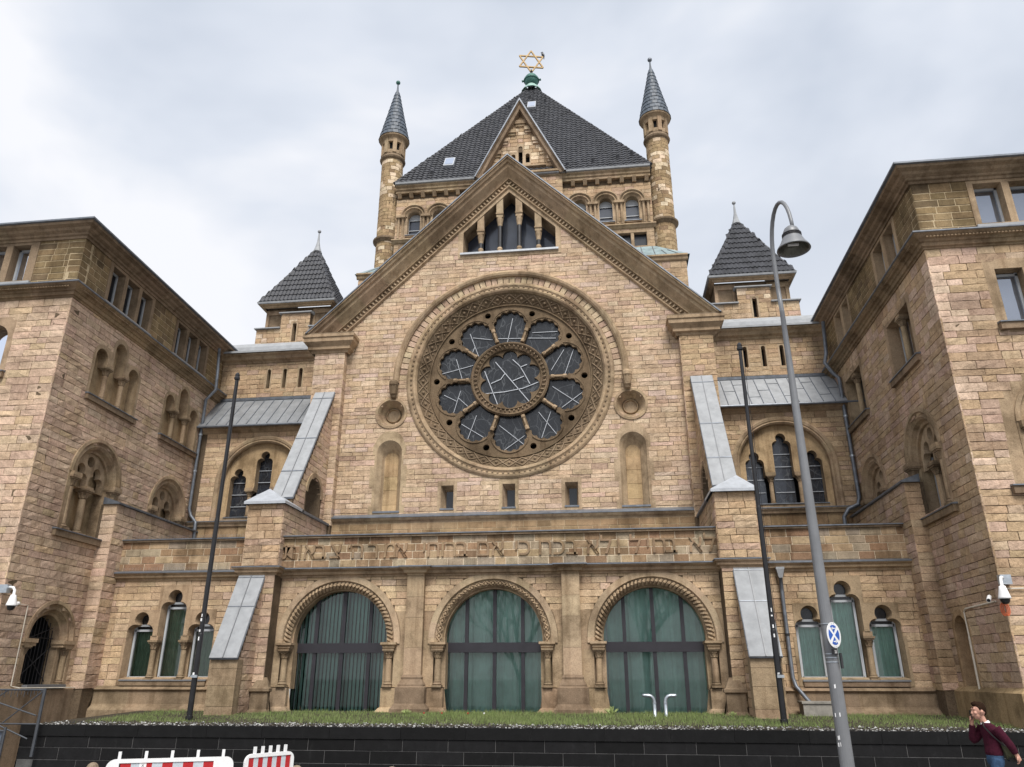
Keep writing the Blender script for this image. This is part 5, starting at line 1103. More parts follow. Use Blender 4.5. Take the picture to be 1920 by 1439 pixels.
def wing(sg):
    left = sg < 0
    Yc = -7.28 if left else -7.2; Xc = -11.8 if left else 11.57; hd = radians(-1.8 if left else 1.0); zo = 0. if left else -.10; zl = 0. if left else .08
    T = Thing('side_wing', ('left wing with blind arcades and a grilled arch window, whose pinkish corner faces the street' if left else 'right wing with pale new quoins at its corner, rising behind the walking man'), 'building', (Xc + sg * 3, Yc + 5, 0), 'wings enclosing the court')
    S = Fr((Xc, Yc, 0), (sin(hd), cos(hd), 0), (-sg * cos(hd), sg * sin(hd), 0)); Fm = Fr((Xc, Yc, 0), (sg, 0, 0), (0, -1, 0))
    A = lambda y: (y - Yc) / cos(hd)
    e = Vector(S(A(3.2), 0)); pal = PAL_PINK if left else PAL_RIGHT; palF = PAL_PINK if left else PAL_RIGHT
    zs0, zs1, zt0, zt1 = 12.43 + zo, 12.84 + zo, 14.44 + zo, 14.74 + zo
    # ---- openings on the side face
    blk, hol = [], []
    def addb(b): blk.append(b)
    # top floor lights
    top = [(-5.82, -5.17), (-5.0, -4.35), (-4.18, -3.53), (-1.75, -1.12), (-.95, -.32), (-.15, .48)] if left else [(-5.62, -4.9), (-4.65, -3.93), (-1.0, -.35), (-.1, .55)]
    grp = [(-5.98, -3.37), (-1.9, .63)] if left else [(-5.8, -3.75), (-1.15, .7)]
    tz0, tz1 = 13.1 + zo, 14.42 + zo
    tb = [rect(A(a), A(b), tz0 - .1, zt0) for a, b in grp]
    bw = A(-4.62); sw = A(-.47)
    bwb = lambda c, z0, zc, Ro: [(c - Ro, z0), (c + Ro, z0), (c + Ro, zc)] + arc(c, zc, Ro, 0, 180, 20)[1:-1] + [(c - Ro, zc)]
    wl_ = [(bw, 6.02 + zl, 7.68, 1.2, left), (sw, 6.3, 7.58, 1.2, left)]
    for c, z0, zc, Ro, b in wl_: addb(bwb(c, z0, zc, Ro + .03))
    if left:
        for c in (A(-4.62), A(-.55)):
            addb([(c - 1.28, 10.0), (c + 1.28, 10.0), (c + 1.28, 11.3)] + arc(c + .85, 11.3, .42, 0, 90, 6)[1:] + [(c + .42, 11.72), (c + .42, 11.85)] + arc(c, 11.85, .42, 0, 180, 10)[1:] + [(c - .42, 11.72)] + arc(c - .85, 11.3, .42, 90, 180, 6))
        gc = A(-5.18); addb([(gc - 1.0, 1.9), (gc + 1.0, 1.9), (gc + 1.0, 3.15)] + arc(gc, 3.15, 1.0, 0, 180, 20)[1:-1] + [(gc - 1.0, 3.15)])
    else:
        for c in (A(-4.68), A(-.22)): addb(rect(c - 1.05, c + 1.05, 10.0, 11.95))
        gc = A(-4.76); addb([(gc - .5, 1.2), (gc + .5, 1.2), (gc + .5, 3.25)] + arc(gc, 3.25, .5, 0, 180, 10)[1:-1] + [(gc - .5, 3.25)])
    Aend = A(3.3)
    wallplate(T, S, rect(0, Aend, 0, zs0 + .1), blk, mat=STONE)
    pkq = None
    if not left:
        pkq = lambda a, z, p: jit(PALE, .04) if (a < .5 and (10.35 < z < 11.95) ) or (a < .4 and 8.3 < z < 8.65) or (a < .45 and 6.75 < z < 6.95) else pick(p)
    T.masonry(S, rect(-.03, Aend, 1.95, zs0 + .02), blk, (.15, .24), (.28, .8), pal, .045, pk=pkq)
    # ---- front face
    fb = []
    if left: fb += [[(1.55, 10.1), (3.3, 10.1), (3.3, 11.9), (1.55, 11.9)]]
    else: fb += [rect(1.25, 3.5, 9.95, 11.95), [(.75, 6.1), (3.9, 6.1), (3.9, 7.7), (3.4, 8.9), (2.0, 9.1), (1.25, 8.75), (.85, 8.3)]]
    wallplate(T, Fm, rect(0, 8, 0, zs0 + .1), fb, mat=STONE)
    T.masonry(Fm, rect(-.03, 4.6, 1.95, zs0 + .02), fb, (.15, .24), (.28, .8), palF, .05, pk=(lambda a, z, p: jit(PALE, .04) if (a < .55 and 10.35 < z < 11.95) or (a < .5 and (8.3 < z < 8.65 or 6.75 < z < 6.95)) else pick(p)) if not left else None)
    # plinth
    fX, sX = Fm(6, 0), S(Aend, 0); cor = (Xc, Yc)
    pts = [(fX[0], fX[1]), cor, (sX[0], sX[1])]; sd_ = 1 if left else -1
    if not left: pts = pts
    m = MB(); plan(m, pts, [(0, 2.02), (.08, 1.95), (.15, 1.9), (.15, 1.0), (.15, .0)], DCD if left else (.30, .22, .12), 1.0, side=sd_); T.part('plinth', m, DRESS)
    # ---- string course and top floor
    prs = [(0, zs0), (.05, zs0), (.06, zs0 + .04), (.11, zs0 + .06), (.12, zs0 + .15), (.16, zs0 + .17), (.18, zs0 + .22), (.28, zs0 + .30), (.32, zs0 + .34)]
    m = MB(); plan(m, pts, prs, (.275, .20, .125), 1.2, side=sd_); T.part('string_course', m, DRESS)
    m = MB(); plan(m, pts, [(.32, zs0 + .34), (.35, zs0 + .35), (.35, zs0 + .385), (-.02, zs1 + .06)], (.2, .2, .2), 20, side=sd_); T.part('string_cover', m, ZINCD)
    m = MB(); nb = int(Aend / .085)
    for k in range(nb): a = .1 + k * .085; P = S(a, zs0 + .265, .25); m.add([(P[0] + x, P[1] + y, P[2] + z) for x, y, z in ((-.03, -.03, -.03), (.03, -.03, -.03), (.03, .03, -.03), (-.03, .03, -.03), (0, 0, .03))], [(0, 1, 4), (1, 2, 4), (2, 3, 4), (3, 0, 4), (0, 1, 2, 3)], DC)
    for k in range(60): a = k * .085; P = Fm(a, zs0 + .265, .25); m.add([(P[0] + x, P[1] + y, P[2] + z) for x, y, z in ((-.03, -.03, -.03), (.03, -.03, -.03), (.03, .03, -.03), (-.03, .03, -.03), (0, 0, .03))], [(0, 1, 4), (1, 2, 4), (2, 3, 4), (3, 0, 4), (0, 1, 2, 3)], DC)
    T.part('bead_band', m, DRESS, kind='stuff')
    ftop = [rect(1.45, 5.0, tz0 - .1, zt0)] if left else [rect(1.35, 4.8, tz0 - .1, zt0)]
    wallplate(T, S, rect(0, Aend, zs0 + .05, zt1), tb, (.46, .37, .24)); wallplate(T, Fm, rect(0, 8, zs0 + .05, zt1), ftop, (.46, .37, .24))
    T.masonry(S, rect(0, Aend, zs1 + .02, zt0), tb, (.2, .215), (.3, .55), PAL_BROWN, .012, nm='ashlar_block', joint=.02, flat=True, mat=DRESS)
    T.masonry(Fm, rect(-.012, 4.6, zs1 + .02, zt0), ftop, (.2, .215), (.35, .6), PAL_BROWN, .012, nm='ashlar_block', joint=.022, flat=True, mat=DRESS)
    prc = [(0, zt0 - .05), (.06, zt0 - .05), (.07, zt0 + .02), (.13, zt0 + .04), (.15, zt0 + .09), (.25, zt0 + .14), (.29, zt0 + .20), (.42, zt0 + .24), (.44, zt0 + .31)]
    m = MB(); plan(m, pts, prc, DCD, 1.2, side=sd_); T.part('cornice', m, DRESS)
    m = MB(); plan(m, pts, [(.44, zt0 + .31), (.51, zt0 + .32), (.51, zt0 + .37), (.0, zt0 + .43), (-.5, zt0 + .47)], (.12, .12, .13), 20, side=sd_); T.part('eaves_gutter', m, ZINCD)
    # roof behind
    bx = Xc + sg * 8
    m = MB(); z_ = zt0 + .42; m.add([(Xc, Yc, z_), (bx, Yc, z_), (bx, Yc + 10, z_), (Xc - sg * 0 + sin(hd) * 10, Yc + 10, z_), (Xc + sg * 4.0, Yc + 2.5, z_ + .9), (Xc + sg * 4.0, Yc + 10, z_ + .9), (bx, Yc + 2.5, z_ + .9)], [(0, 4, 5, 3), (0, 1, 6, 4), (4, 6, 2, 5)]); T.part('roof', m, SLATE)
    if left:
        m = MB(); m.add([(-18.25, Yc + 3, 14.9), (-18.25, 6, 14.9), (-20.3, 6, 19.45), (-20.3, Yc + 6, 19.45), (-26, Yc + 3, 14.9), (-26, Yc + 6, 19.45)], [(0, 1, 2, 3), (0, 3, 5, 4)]); T.part('mansard_roof', m, SLATE)
    # top windows
    def lights(fr, spans, g0, g1, frame_glass, open_=()):
        m = MB(); xs = [g0] + [v for sp in spans for v in sp] + [g1]
        s_o = MB(); prism(s_o, fr, rect(g0, g1, tz0 - .1, zt0 - .0), -.3, .025, [rect(a, b, tz0, tz1 - .12) for a, b in spans], DCD if left else DC); s_o = T.part('mullioned_window', s_o, DRESS)
        for a, b in spans:
            f = bars(T, fr, [((a, tz0 + .03), (b, tz0 + .03)), ((a, tz1 - .15), (b, tz1 - .15)), ((a + .03, tz0), (a + .03, tz1 - .12)), ((b - .03, tz0), (b - .03, tz1 - .12))], -.3, .06, .06, WFRAME, 'window_frame', s_o)
            pane(T, fr, rect(a, b, tz0, tz1 - .12), -.28, frame_glass, s_o)
        m = MB(); box(m, fr, g0, g1, tz0 - .13, tz0 - .06, -.3, .09, (.3, .3, .3)); T.part('sill_cover', m, ZINC, s_o)
    for (g0, g1) in grp: lights(S, [(A(a), A(b)) for a, b in top if g0 < a < g1], A(g0), A(g1), GDARK if left else GSKY)
    if left: lights(Fm, [(1.72, 2.3), (2.52, 3.1), (3.3, 3.9)], 1.45, 5.0, GSKY)
    else: lights(Fm, [(1.5, 2.2), (2.38, 3.05), (3.25, 3.9)], 1.35, 4.8, GSKY)
    # tracery windows
    for i, (c, z0, zc, Ro, b) in enumerate(wl_):
        tracery_window(T, S, c, z0, zc, Ro, b)
    sill(T, S, bw - 1.42, bw + 1.45, 6.03 + zl, .16, .2)
    if left:
        for c in (A(-4.62), A(-.55)):
            r_ = .285; tp = triple(c, 10.05, 11.15, 11.3, 11.83, .86, r_, lambda a, z, w: arc(a, z, w, 0, 180, 12))
            so_ = surround(T, S, blk[2] if c < 4 else blk[3], tp, .3, None, .02, DC, 'blind_arcade', back=(.42, .31, .185))
            for q in (-.43, .43):
                p = S(c + q, 0, -.07); colonnette(T, p[0], p[1], 10.03, 11.12, .08, .26, .15, parent=so_)
                m = MB(); box(m, S, c + q - .15, c + q + .15, 11.1, 11.2, -.3, .06, DC); T.part('abacus', m, DRESS, so_)
            sill(T, S, c - 1.3, c + 1.3, 10.03, .15, .18)
        # grilled ground floor arch
        ip = [(gc - .62, 2.0), (gc + .62, 2.0), (gc + .62, 3.15)] + arc(gc, 3.15, .62, 0, 180, 16)[1:-1] + [(gc - .62, 3.15)]
        m = MB(); revolve(m, S, gc, 3.15, [(1.02, -.02), (1.02, .04), (.93, .05), (.9, 0), (.86, -.04), (.78, -.02), (.74, -.08), (.70, -.14), (.64, -.16), (.62, -.45)], 0, 180, 30, DC)
        for s_ in (-1, 1): box(m, S, *sorted((gc + s_ * .62, gc + s_ * .74)), 2.0, 3.15, -.5, -.14, DC); box(m, S, *sorted((gc + s_ * .74, gc + s_ * 1.0)), 2.0, 3.1, -.3, -.16, DC); box(m, S, *sorted((gc + s_ * .9, gc + s_ * 1.02)), 2.0, 3.15, -.3, .02, DC)
        gw_ = T.part('grilled_arch_window', m, DRESS)
        for s_ in (-1, 1):
            p = S(gc + s_ * .83, 0, -.07); colonnette(T, p[0], p[1], 2.0, 2.98, .075, .22, .14, parent=gw_)
            m = MB(); box(m, S, gc + s_ * .8 - .24, gc + s_ * .8 + .24, 2.97, 3.05, -.3, .06, DC); box(m, S, gc + s_ * .8 - .27, gc + s_ * .8 + .27, 3.05, 3.15, -.3, .09, DC); T.part('impost', m, DRESS, gw_)
        m = MB(); prism(m, S, ip, -.9, -.88, col=(.02, .02, .02), sides=False); loft(m, S, ip, -.44, ip, -.9, (.03, .03, .03)); T.part('shade_backing', m, DARKIN, gw_)  # black lining painted as the shade behind the grille
        for k in range(9):
            x = -.56 + k * .14; h_ = 3.15 + (max(0, .62 ** 2 - x * x)) ** .5; m = MB(); tube(m, [S(gc + x, 2.0, -.35), S(gc + x, h_, -.35)], .012, 5); T.part('grille_bar', m, IRON, gw_)
        for a, b in (((-.6, 2.1), (.6, 3.0)), ((-.6, 3.0), (.6, 2.1)), ((-.6, 3.1), (.6, 3.5)), ((-.6, 3.2), (.6, 3.2))): m = MB(); tube(m, [S(gc + a[0], a[1], -.33), S(gc + b[0], b[1], -.33)], .012, 5); T.part('grille_bar', m, IRON, gw_)
        m = MB(); box(m, S, gc - .75, gc + .8, 1.92, 2.02, -.5, .2, DC); T.part('sill', m, GREY, gw_)
        # front window
        fo = [(1.72, 10.2), (2.55, 10.2), (2.55, 11.2)] + arc(2.135, 11.25, .415, 0, 180, 12) ; so_ = surround(T, Fm, fb[0], fo, .3, None, .02, DC, 'arched_window'); pane(T, Fm, fo, -.28, GSKY, so_); sill(T, Fm, 1.5, 3.2, 10.2, .15, .2)
    else:
        for c in (A(-4.68), A(-.22)):
            hole = rect(c - .85, c + .85, 10.12, 11.72); so_ = surround(T, S, rect(c - 1.05, c + 1.05, 10.0, 11.95), hole, .4, None, .02, DC, 'paired_window')
            p = S(c, 0, -.12); colonnette(T, p[0], p[1], 10.12, 11.62, .08, .26, .16, parent=so_); m = MB(); box(m, S, c - .14, c + .14, 11.6, 11.72, -.4, .0, DC); box(m, S, c - .09, c + .09, 10.12, 11.7, -.4, -.3, DC); T.part('mullion', m, DRESS, so_)
            for s_ in (-1, 1):
                q0, q1 = sorted((c + s_ * .12, c + s_ * .85)); bars(T, S, [((q0, 10.15), (q1, 10.15)), ((q0 + .03, 10.1), (q0 + .03, 11.72)), ((q1 - .03, 10.1), (q1 - .03, 11.72)), ((q0, 11.68), (q1, 11.68))], -.38, .06, .05, WFRAME, 'window_frame', so_); pane(T, S, rect(q0, q1, 10.12, 11.72), -.37, GDARK, so_)
            sill(T, S, c - 1.08, c + 1.08, 10.13, .15, .2)
        hl = [(gc - .36, 1.2), (gc + .36, 1.2), (gc + .36, 3.25)] + arc(gc, 3.25, .36, 0, 180, 12)[1:-1] + [(gc - .36, 3.25)]
        surround(T, S, blk[-1], hl, .35, None, .025, (.42, .29, .17), 'blind_arch', back=(.36, .27, .165))
        # front windows
        hole = rect(1.5, 2.15, 10.2, 11.68); h2 = rect(2.35, 3.0, 10.2, 11.68); m = MB(); prism(m, Fm, fb[0], -.3, .02, [hole, h2], DC); so_ = T.part('paired_window', m, DRESS)
        for h_ in (hole, h2):
            a0_, a1_ = h_[0][0], h_[1][0]; bars(T, Fm, [((a0_, 10.24), (a1_, 10.24)), ((a0_, 11.62), (a1_, 11.62)), ((a0_ + .03, 10.2), (a0_ + .03, 11.68)), ((a1_ - .03, 10.2), (a1_ - .03, 11.68))], -.3, .06, .05, WFRAME, 'window_frame', so_); pane(T, Fm, h_, -.28, GSKY, so_)
        sill(T, Fm, 1.25, 3.3, 10.2, .18, .2)
        c = 2.35; m = MB(); prism(m, Fm, fb[1], -.1, .01, [bwb(c, 6.2, 7.7, 1.15)], DC, hs=False); T.part('arch_field', m, DRESS); g = tracery_window(T, Fm, c, 6.25, 7.7, 1.2, False); pane(T, Fm, rect(c - .8, c + .8, 6.3, 7.45), -.46, GSKY, g); sill(T, Fm, c - 1.7, c + 1.7, 6.22, .16, .2)
    # thick lower wall
    y0_, y1_ = (-3.95, 1.0); t0_, t1_ = A(y0_), A(y1_); d_ = .42 if left else .38
    m = MB(); box(m, S, t0_, t1_, 1.0, 7.1, -.1, d_ - .01, MORT); T.part('thick_lower_wall', m, STONE)
    St = Fr(S(0, 0, d_), S.u, S.n); T.masonry(St, rect(t0_, t1_, 6.1, 7.1), (), (.17, .23), (.3, .6), pal, .04)
    Sf = Fr(S(t0_, 0, 0), S.n, -S.u); T.masonry(Sf, rect(.0, d_ + .02, 1.9, 7.1), (), (.17, .24), (.25, .42), palF if left else PAL_OCH, .05)
    T.masonry(St, rect(t0_ - .02, t0_ + .75, 1.9, 6.1), (), (.17, .24), (.3, .7), pal, .045)
    m = MB(); P = [(t0_ - .08, 7.1, -.0), (t1_, 7.1, -.0), (t1_, 7.1, d_ + .1), (t0_ - .08, 7.1, d_ + .1), (t0_ - .08, 7.32, .0), (t1_, 7.32, 0), (t1_, 7.15, d_ + .1), (t0_ - .08, 7.15, d_ + .1)]; hexa(m, [S(*p) for p in P], (.2, .2, .2)); T.part('wall_coping', m, ZINCD)
    T.flush(); return S, Fm, A, T
SL_, FL_, AL_, TL_ = wing(-1); SR_, FR_, AR_, TR_ = wing(1)
# ================================================================ RETAINING WALL, BED, GRASS
T = Thing('retaining_wall', 'long low black basalt block wall in front of the building, topped with pebbles', 'wall', (2, -7.9, 0))
FWL = front(-8.0); m = MB(); box(m, FWL, -9.9, 26, 0, 1.2, -.3, 0, (.10, .098, .095)); T.part('wall_core', m, BASALT)
zz = [0, .28, .53, .775, 1.005]; off = [.3, -.1, .45, .1]
for r in range(4):
    x = -9.92 + (off[r] % 1.0) - .5
    while x < 16:
        w = U(.97, 1.05); a = max(x, -9.92); c = U(.0045, .010)
        if x + w - a > .1: T.stone(FWL, a + .005, x + w - .005, zz[r] + .005, zz[r + 1] - .005, (c, c * .98, c * 1.05), .01, 'basalt_block', True, BASALT)
        x += w
x = -9.95
while x < 16:
    w = U(1.2, 1.6); c = U(.0045, .008); m = MB(); box(m, FWL, x + .003, x + w - .003, 1.008, 1.225, -.35, .035, (c, c, c * 1.05)); T.part('cap_slab', m, BASALT); x += w
fe = Fr((-9.92, -8.0, 0), (0, 1, 0), (-1, 0, 0))
for r in range(4): T.stone(fe, 0, .5, zz[r] + .003, zz[r + 1] - .003, (.009, .009, .010), .015, 'basalt_block', True, BASALT); T.stone(fe, .506, 1.1, zz[r] + .003, zz[r + 1] - .003, (.009, .009, .010), .015, 'basalt_block', True, BASALT)
T.flush()
def bedz(y): return 1.21 + (y + 7.9) * .028
m = MB(); vs_ = []; 
m.add([(-9.9, -7.95, 1.215), (26, -7.95, 1.215), (26, -3.3, bedz(-3.3)), (-9.9, -3.3, bedz(-3.3))], [(0, 1, 2, 3)]); struct('planting_bed', m, SOIL)
m = MB()
for i in range(3600):
    x, y = U(-9.8, 13.5), -7.95 + .8 * R() ** 1.3; r = U(.008, .026) * (1 if R() < .75 else 1.4); z = bedz(y) + r * .5 + U(0, .02)
    g = random.choice([(.34, .34, .32), (.26, .26, .25), (.03, .03, .03), (.02, .02, .02), (.02, .02, .02), (.12, .11, .10), (.45, .45, .43)])
    m.add([(x + r, y, z), (x, y + r, z), (x - r, y, z), (x, y - r, z), (x, y, z + r * .7)], [(0, 1, 4), (1, 2, 4), (2, 3, 4), (3, 0, 4)], g)
link('gravel', m.mesh('gravel'), BASALT, kind='stuff')
m = MB()
for i in range(46000):
    y = -7.35 + 3.7 * R(); x = U(-9.2, 13.2)
    pn = sin(x * 1.3 + 2 * sin(y)) + sin(x * .37 + 1) + .4 * sin(x * 5.1)
    if R() > .75 + .18 * pn: continue
    if y < -7.0 and R() < .6: continue
    h = U(.035, .10) * (1.0 + .2 * pn) ; a = U(0, 6.28); b = U(.2, 1.2); z = bedz(y); w = .006
    m.add([(x - w * cos(a), y - w * sin(a), z), (x + w * cos(a), y + w * sin(a), z), (x + h * .4 * b * sin(a * 7), y + h * .4 * b * cos(a * 5), z + h)], [(0, 1, 2)])
link('grass', m.mesh('grass'), GRASS, kind='stuff')
LEAFY = plain('pale_leaf', (.30, .36, .14), .7, 0, .3, .3, 9)
for x, y, k, h, lb in ((-2.1, -4.35, 30, .16, 'pale weed with narrow leaves before the left pilaster'), (3.15, -4.2, 34, .26, 'taller spiky weed at the foot of the right arch'), (6.1, -4.3, 22, .14, 'low pale weed before the right buttress')):
    P_ = Thing('weed', lb, 'plant', (x, y, bedz(y)), 'weeds in the grass'); m = MB()
    for i in range(k):
        a, t = U(0, 6.28), U(.2, 1); q = [(x + U(-.03, .03), y, bedz(y))]; 
        for s_ in (.5, 1): q.append((x + cos(a) * t * h * s_, y + sin(a) * t * h * s_ * .6, bedz(y) + h * (1 - .5 * t) * (s_ if s_ < 1 else .95)))
        tube(m, q, [.008, .012, .002], 4)
    P_.part('leaf_tuft', m, LEAFY)
for x in (-1.0, -.35, -1.45, .05):
    P_ = Thing('small_flower', ('tiny red flower second from left before the middle arch' if x == -1.0 else 'tiny red flower rightmost of the red ones before the middle arch' if x == -.35 else 'tiny red flower leftmost before the middle arch' if x < -1.2 else 'tiny white flower before the centre mullion of the middle arch'), 'flower', (x, -5.2, bedz(-5.2)), 'flowers before the middle arch'); m = MB(); z = bedz(-5.2); tube(m, [(x, -5.2, z), (x + .01, -5.2, z + .09)], .004, 4); P_.part('stem', m, LEAFY); m = MB(); sphere(m, (x + .01, -5.2, z + .1), .022, 3); P_.part('bloom', m, RED if x < -.2 else WHITE)
# ================================================================ FLAGPOLES
for sg, x, h, lb in ((-1, -6.83, 9.95, 'tall black flagpole in front of the left buttress'), (1, 6.86, 10.12, 'tall black flagpole in front of the right buttress')):
    y = -6.5; T = Thing('flagpole', lb, 'flagpole', (x, y, 1.24), 'black flagpoles on the grass')
    m = MB(); lathe(m, x, y, [(.085, 1.2), (.085, 1.35), (.068, 1.36), (.066, 3.2), (.060, 3.22), (.058, 6.0), (.05, 6.05), (.045, h)], 14); T.part('pole', m, BLACK, smooth=False)
    m = MB(); lathe(m, x, y, [(.045, h - .02), (.075, h), (.08, h + .05), (.06, h + .08), (.065, h + .14), (.03, h + .2), (0, h + .2)], 12); T.part('truck', m, BLACK)
    for z, w in ((2.25, .03), (3.05, .02), (3.25, .02), (3.5, .025), (2.22, .02), (3.6, .014)):
        m = MB(); wbox(m, x - w, x + w * .4, y - .074, y - .05, z, z + U(.03, .09)); T.part('white_patch', m, WHITE)  # small white patches on the pole front
    m = MB(); tube(m, [(x + .07, y - .03, 2.2), (x + .075, y - .03, 6), (x + .07, y - .03, h)], .006, 4); T.part('halyard', m, IRON)
    m = MB(); wbox(m, x - .05, x + .1, y - .1, y - .06, 2.2, 2.26); T.part('cleat', m, STEEL)
# ================================================================ STREET LAMP AND SIGN
T = Thing('street_lamp', 'tall tapered grey street lamp with hooked top and bell shaped shade', 'street lamp', (6.86, -11, 0))
m = MB(); lathe(m, 6.86, -11, [(.135, 0), (.13, .3), (.112, .9), (.105, 2.6), (.09, 4.5), (.07, 7), (.046, 9.0)], 18)
pts = [(6.86, -11, 9.0), (6.845, -11, 9.5), (6.84, -11, 10.1)]
for i in range(1, 12):
    t = pi - pi * i / 12 * .97; pts.append((6.92 + .075 * cos(t), -11.5 - .5 * -cos(t) * -1 if False else -11.5 - .5 * cos(pi - t) * -1 * -1, 10.1 + 1.02 * sin(t)))
pts = [(6.86, -11, 9.0), (6.845, -11, 9.5)] + [(6.93 - .085 * cos(w), -11.5 + .5 * cos(w), 10.25 + .90 * sin(w)) for w in [pi * i / 14 for i in range(15)]] + [(6.975, -12.0, 10.27)]
T.part('pole', m, GREY, smooth=False); m = MB(); tube(m, pts, [.046 - .012 * i / len(pts) for i in range(len(pts))], 12); T.part('hook_arm', m, GREY, smooth=True)
hx, hy, hz = 6.975, -12.0, 10.24
m = MB(); lathe(m, hx, hy, [(.03, hz + .08), (.06, hz + .07), (.12, hz + .02), (.15, hz - .05), (.155, hz - .09)], 22); T.part('shade_cap', m, GREY, smooth=True)
m = MB(); 
for z in (-.10, -.13, -.16): lathe(m, hx, hy, [(.15, hz + z), (.18, hz + z - .004), (.18, hz + z - .018), (.15, hz + z - .022)], 22)
T.part('cooling_fins', m, IRON, kind='stuff')
m = MB(); lathe(m, hx, hy, [(.17, hz - .17), (.18, hz - .19), (.23, hz - .30), (.30, hz - .41), (.31, hz - .44), (.29, hz - .44), (.22, hz - .30), (.18, hz - .2)], 30); T.part('lamp_shade', m, GREY, smooth=True)
m = MB(); lathe(m, hx, hy, [(.0, hz - .26), (.2, hz - .27), (.28, hz - .42)], 24); T.part('reflector', m, plain('dull_reflector', (.14, .14, .12), .35, .6, .5, .3, 12))
m = MB(); tube(m, [(hx - .1, hy, hz - .33), (hx + .1, hy, hz - .33)], .03, 8); T.part('lamp_tube', m, WHITE)
for z in (2.45, 2.52, 2.58, 3.06): m = MB(); lathe(m, 6.86, -11, [(.106, z), (.112, z + .003), (.112, z + .018), (.106, z + .02)], 16); T.part('steel_band', m, STEEL)
for z, a, w in ((1.62, -.6, .045), (1.28, -.9, .02), (1.18, -.95, .03), (2.05, -.4, .012)):
    cf = Cyl(6.86, -11, .111); m = MB(); m.add([cf(a * .111 - w, z, 0.002), cf(a * .111 + w, z + .01, .002), cf(a * .111 + w, z + .07, .002), cf(a * .111 - w, z + .06, .002)], [(0, 1, 2, 3)]); T.part('sticker_scrap', m, WHITE)
sn = Vector((.70, -.714, 0)).normalized(); su = Vector((-sn.y, sn.x, 0)); SF = Fr(Vector((6.90, -11.16, 0)), su, sn); sz = 2.885
G = Thing('traffic_sign', 'round white sign with blue fields, crossed white bars and two arrows, on the lamp post', 'sign', (6.9, -11.16, sz))
m = MB(); prism(m, SF, circ(0, sz, .205, 40), 0, .006, back=True); sp_ = G.part('sign_plate', m, WHITE)
for t in (0, 90, 180, 270):
    h_ = 31 if t in (0, 180) else 31; r_ = .16
    pts_ = [(.03 * cos(radians(t)), sz + .03 * sin(radians(t)))] + [(r_ * cos(radians(t + q)), sz + r_ * sin(radians(t + q))) for q in (-33, -20, -8, 8, 20, 33)]
    m = MB(); prism(m, SF, pts_, .006, .009); G.part('blue_field', m, BLUE, sp_)
for z, s_ in ((sz + .105, -1), (sz - .105, 1)):
    m = MB(); box(m, SF, -.045, .045, z - .008, z + .008, .009, .012); prism(m, SF, [(s_ * .06, z), (s_ * .02, z + .028), (s_ * .02, z + .012), (s_ * .02, z - .028)][::1], .009, .012); G.part('arrow', m, WHITE, sp_, kind='stuff')
for a, z in ((-.03, .18), (.03, .185), (-.03, -.185), (.03, -.18)): m = MB(); sphere(m, SF(a, sz + z, .01), .007, 3); G.part('bolt', m, STEEL, sp_)
PL = Fr(Vector((6.89, -11.14, 0)), su, sn)
G = Thing('number_plate', 'small black plate with white digits strapped under the round sign', 'plate', (6.89, -11.14, 2.62)); m = MB(); box(m, PL, -.055, .055, 2.58, 2.66, -.03, .01); pl_ = G.part('plate', m, BLACK); m = MB(); text(m, PL, '22', 0, 2.597, .065, .012, .001); G.part('digits', m, WHITE, pl_, kind='stuff')
G = Thing('cable_box', 'narrow dark box clamped to the lamp post below the sign', 'box', (6.98, -11.1, 2.45)); m = MB(); wbox(m, 6.965, 6.995, -11.13, -11.06, 2.36, 2.6); G.part('box_body', m, IRON)
# ================================================================ BARRIERS AND BOLLARDS
def barrier(p0, p1, nst, lb, first):
    T = Thing('safety_barrier', lb, 'barrier', (*((Vector(p0) + Vector(p1)) / 2)[:2], 0), 'red and white barriers')
    a, b = Vector((*p0, 0)), Vector((*p1, 0)); u = (b - a).normalized(); n = Vector((u.y, -u.x, 0)); fr = Fr(a, u, n); Lb = (b - a).length
    zt = 1.05; r = .12
    outer = [(0, .1), (Lb, .1), (Lb, zt - r)] + arc(Lb - r, zt - r, r, 0, 90, 6)[1:] + arc(r, zt - r, r, 90, 180, 6)
    m = MB(); prism(m, fr, outer, -.025, .025, [rect(.07, Lb - .07, .16, .72), rect(.06 if not first else .18, Lb - .06 if not first else Lb - .3, .80, .995)], back=True); T.part('frame', m, WHITE)
    b0, b1 = (.2, Lb - .3) if first else (.07, Lb - .07)
    bw = (b1 - b0) / nst; e_ = .0
    for k in range(nst):
        m = MB(); box(m, fr, b0 + k * bw, b0 + (k + 1) * bw, .795, 1.0, -.012, .012); T.part('stripe_panel', m, RED if k % 2 == 0 else SILV)
    for k in range(5):
        x = r + .05 + (Lb - 2 * r - .1) * k / 4; m = MB(); box(m, fr, x - .022, x + .022, zt - .01, zt + .105, -.018, .018); T.part('top_peg', m, WHITE)
    for x in (.25, Lb - .25): m = MB(); box(m, fr, x - .1, x + .1, 0, .11, -.4, .4); T.part('foot', m, IRON)
    if first:
        for x in (.52, Lb - .18): m = MB(); box(m, fr, x - .05, x + .05, .93, .985, .013, .016); T.part('label_plate', m, WHITE); m = MB(); text(m, fr, 'X', x, .94, .05, .018, .001); T.part('emblem', m, BLACK)
    return T
barrier((-4.55, -13.0), (-2.84, -12.3), 9, 'wide red and silver striped barrier, left of the pair', True)
barrier((-2.80, -12.0), (-2.28, -11.25), 9, 'narrow looking barrier set at an angle, right of the pair', False)
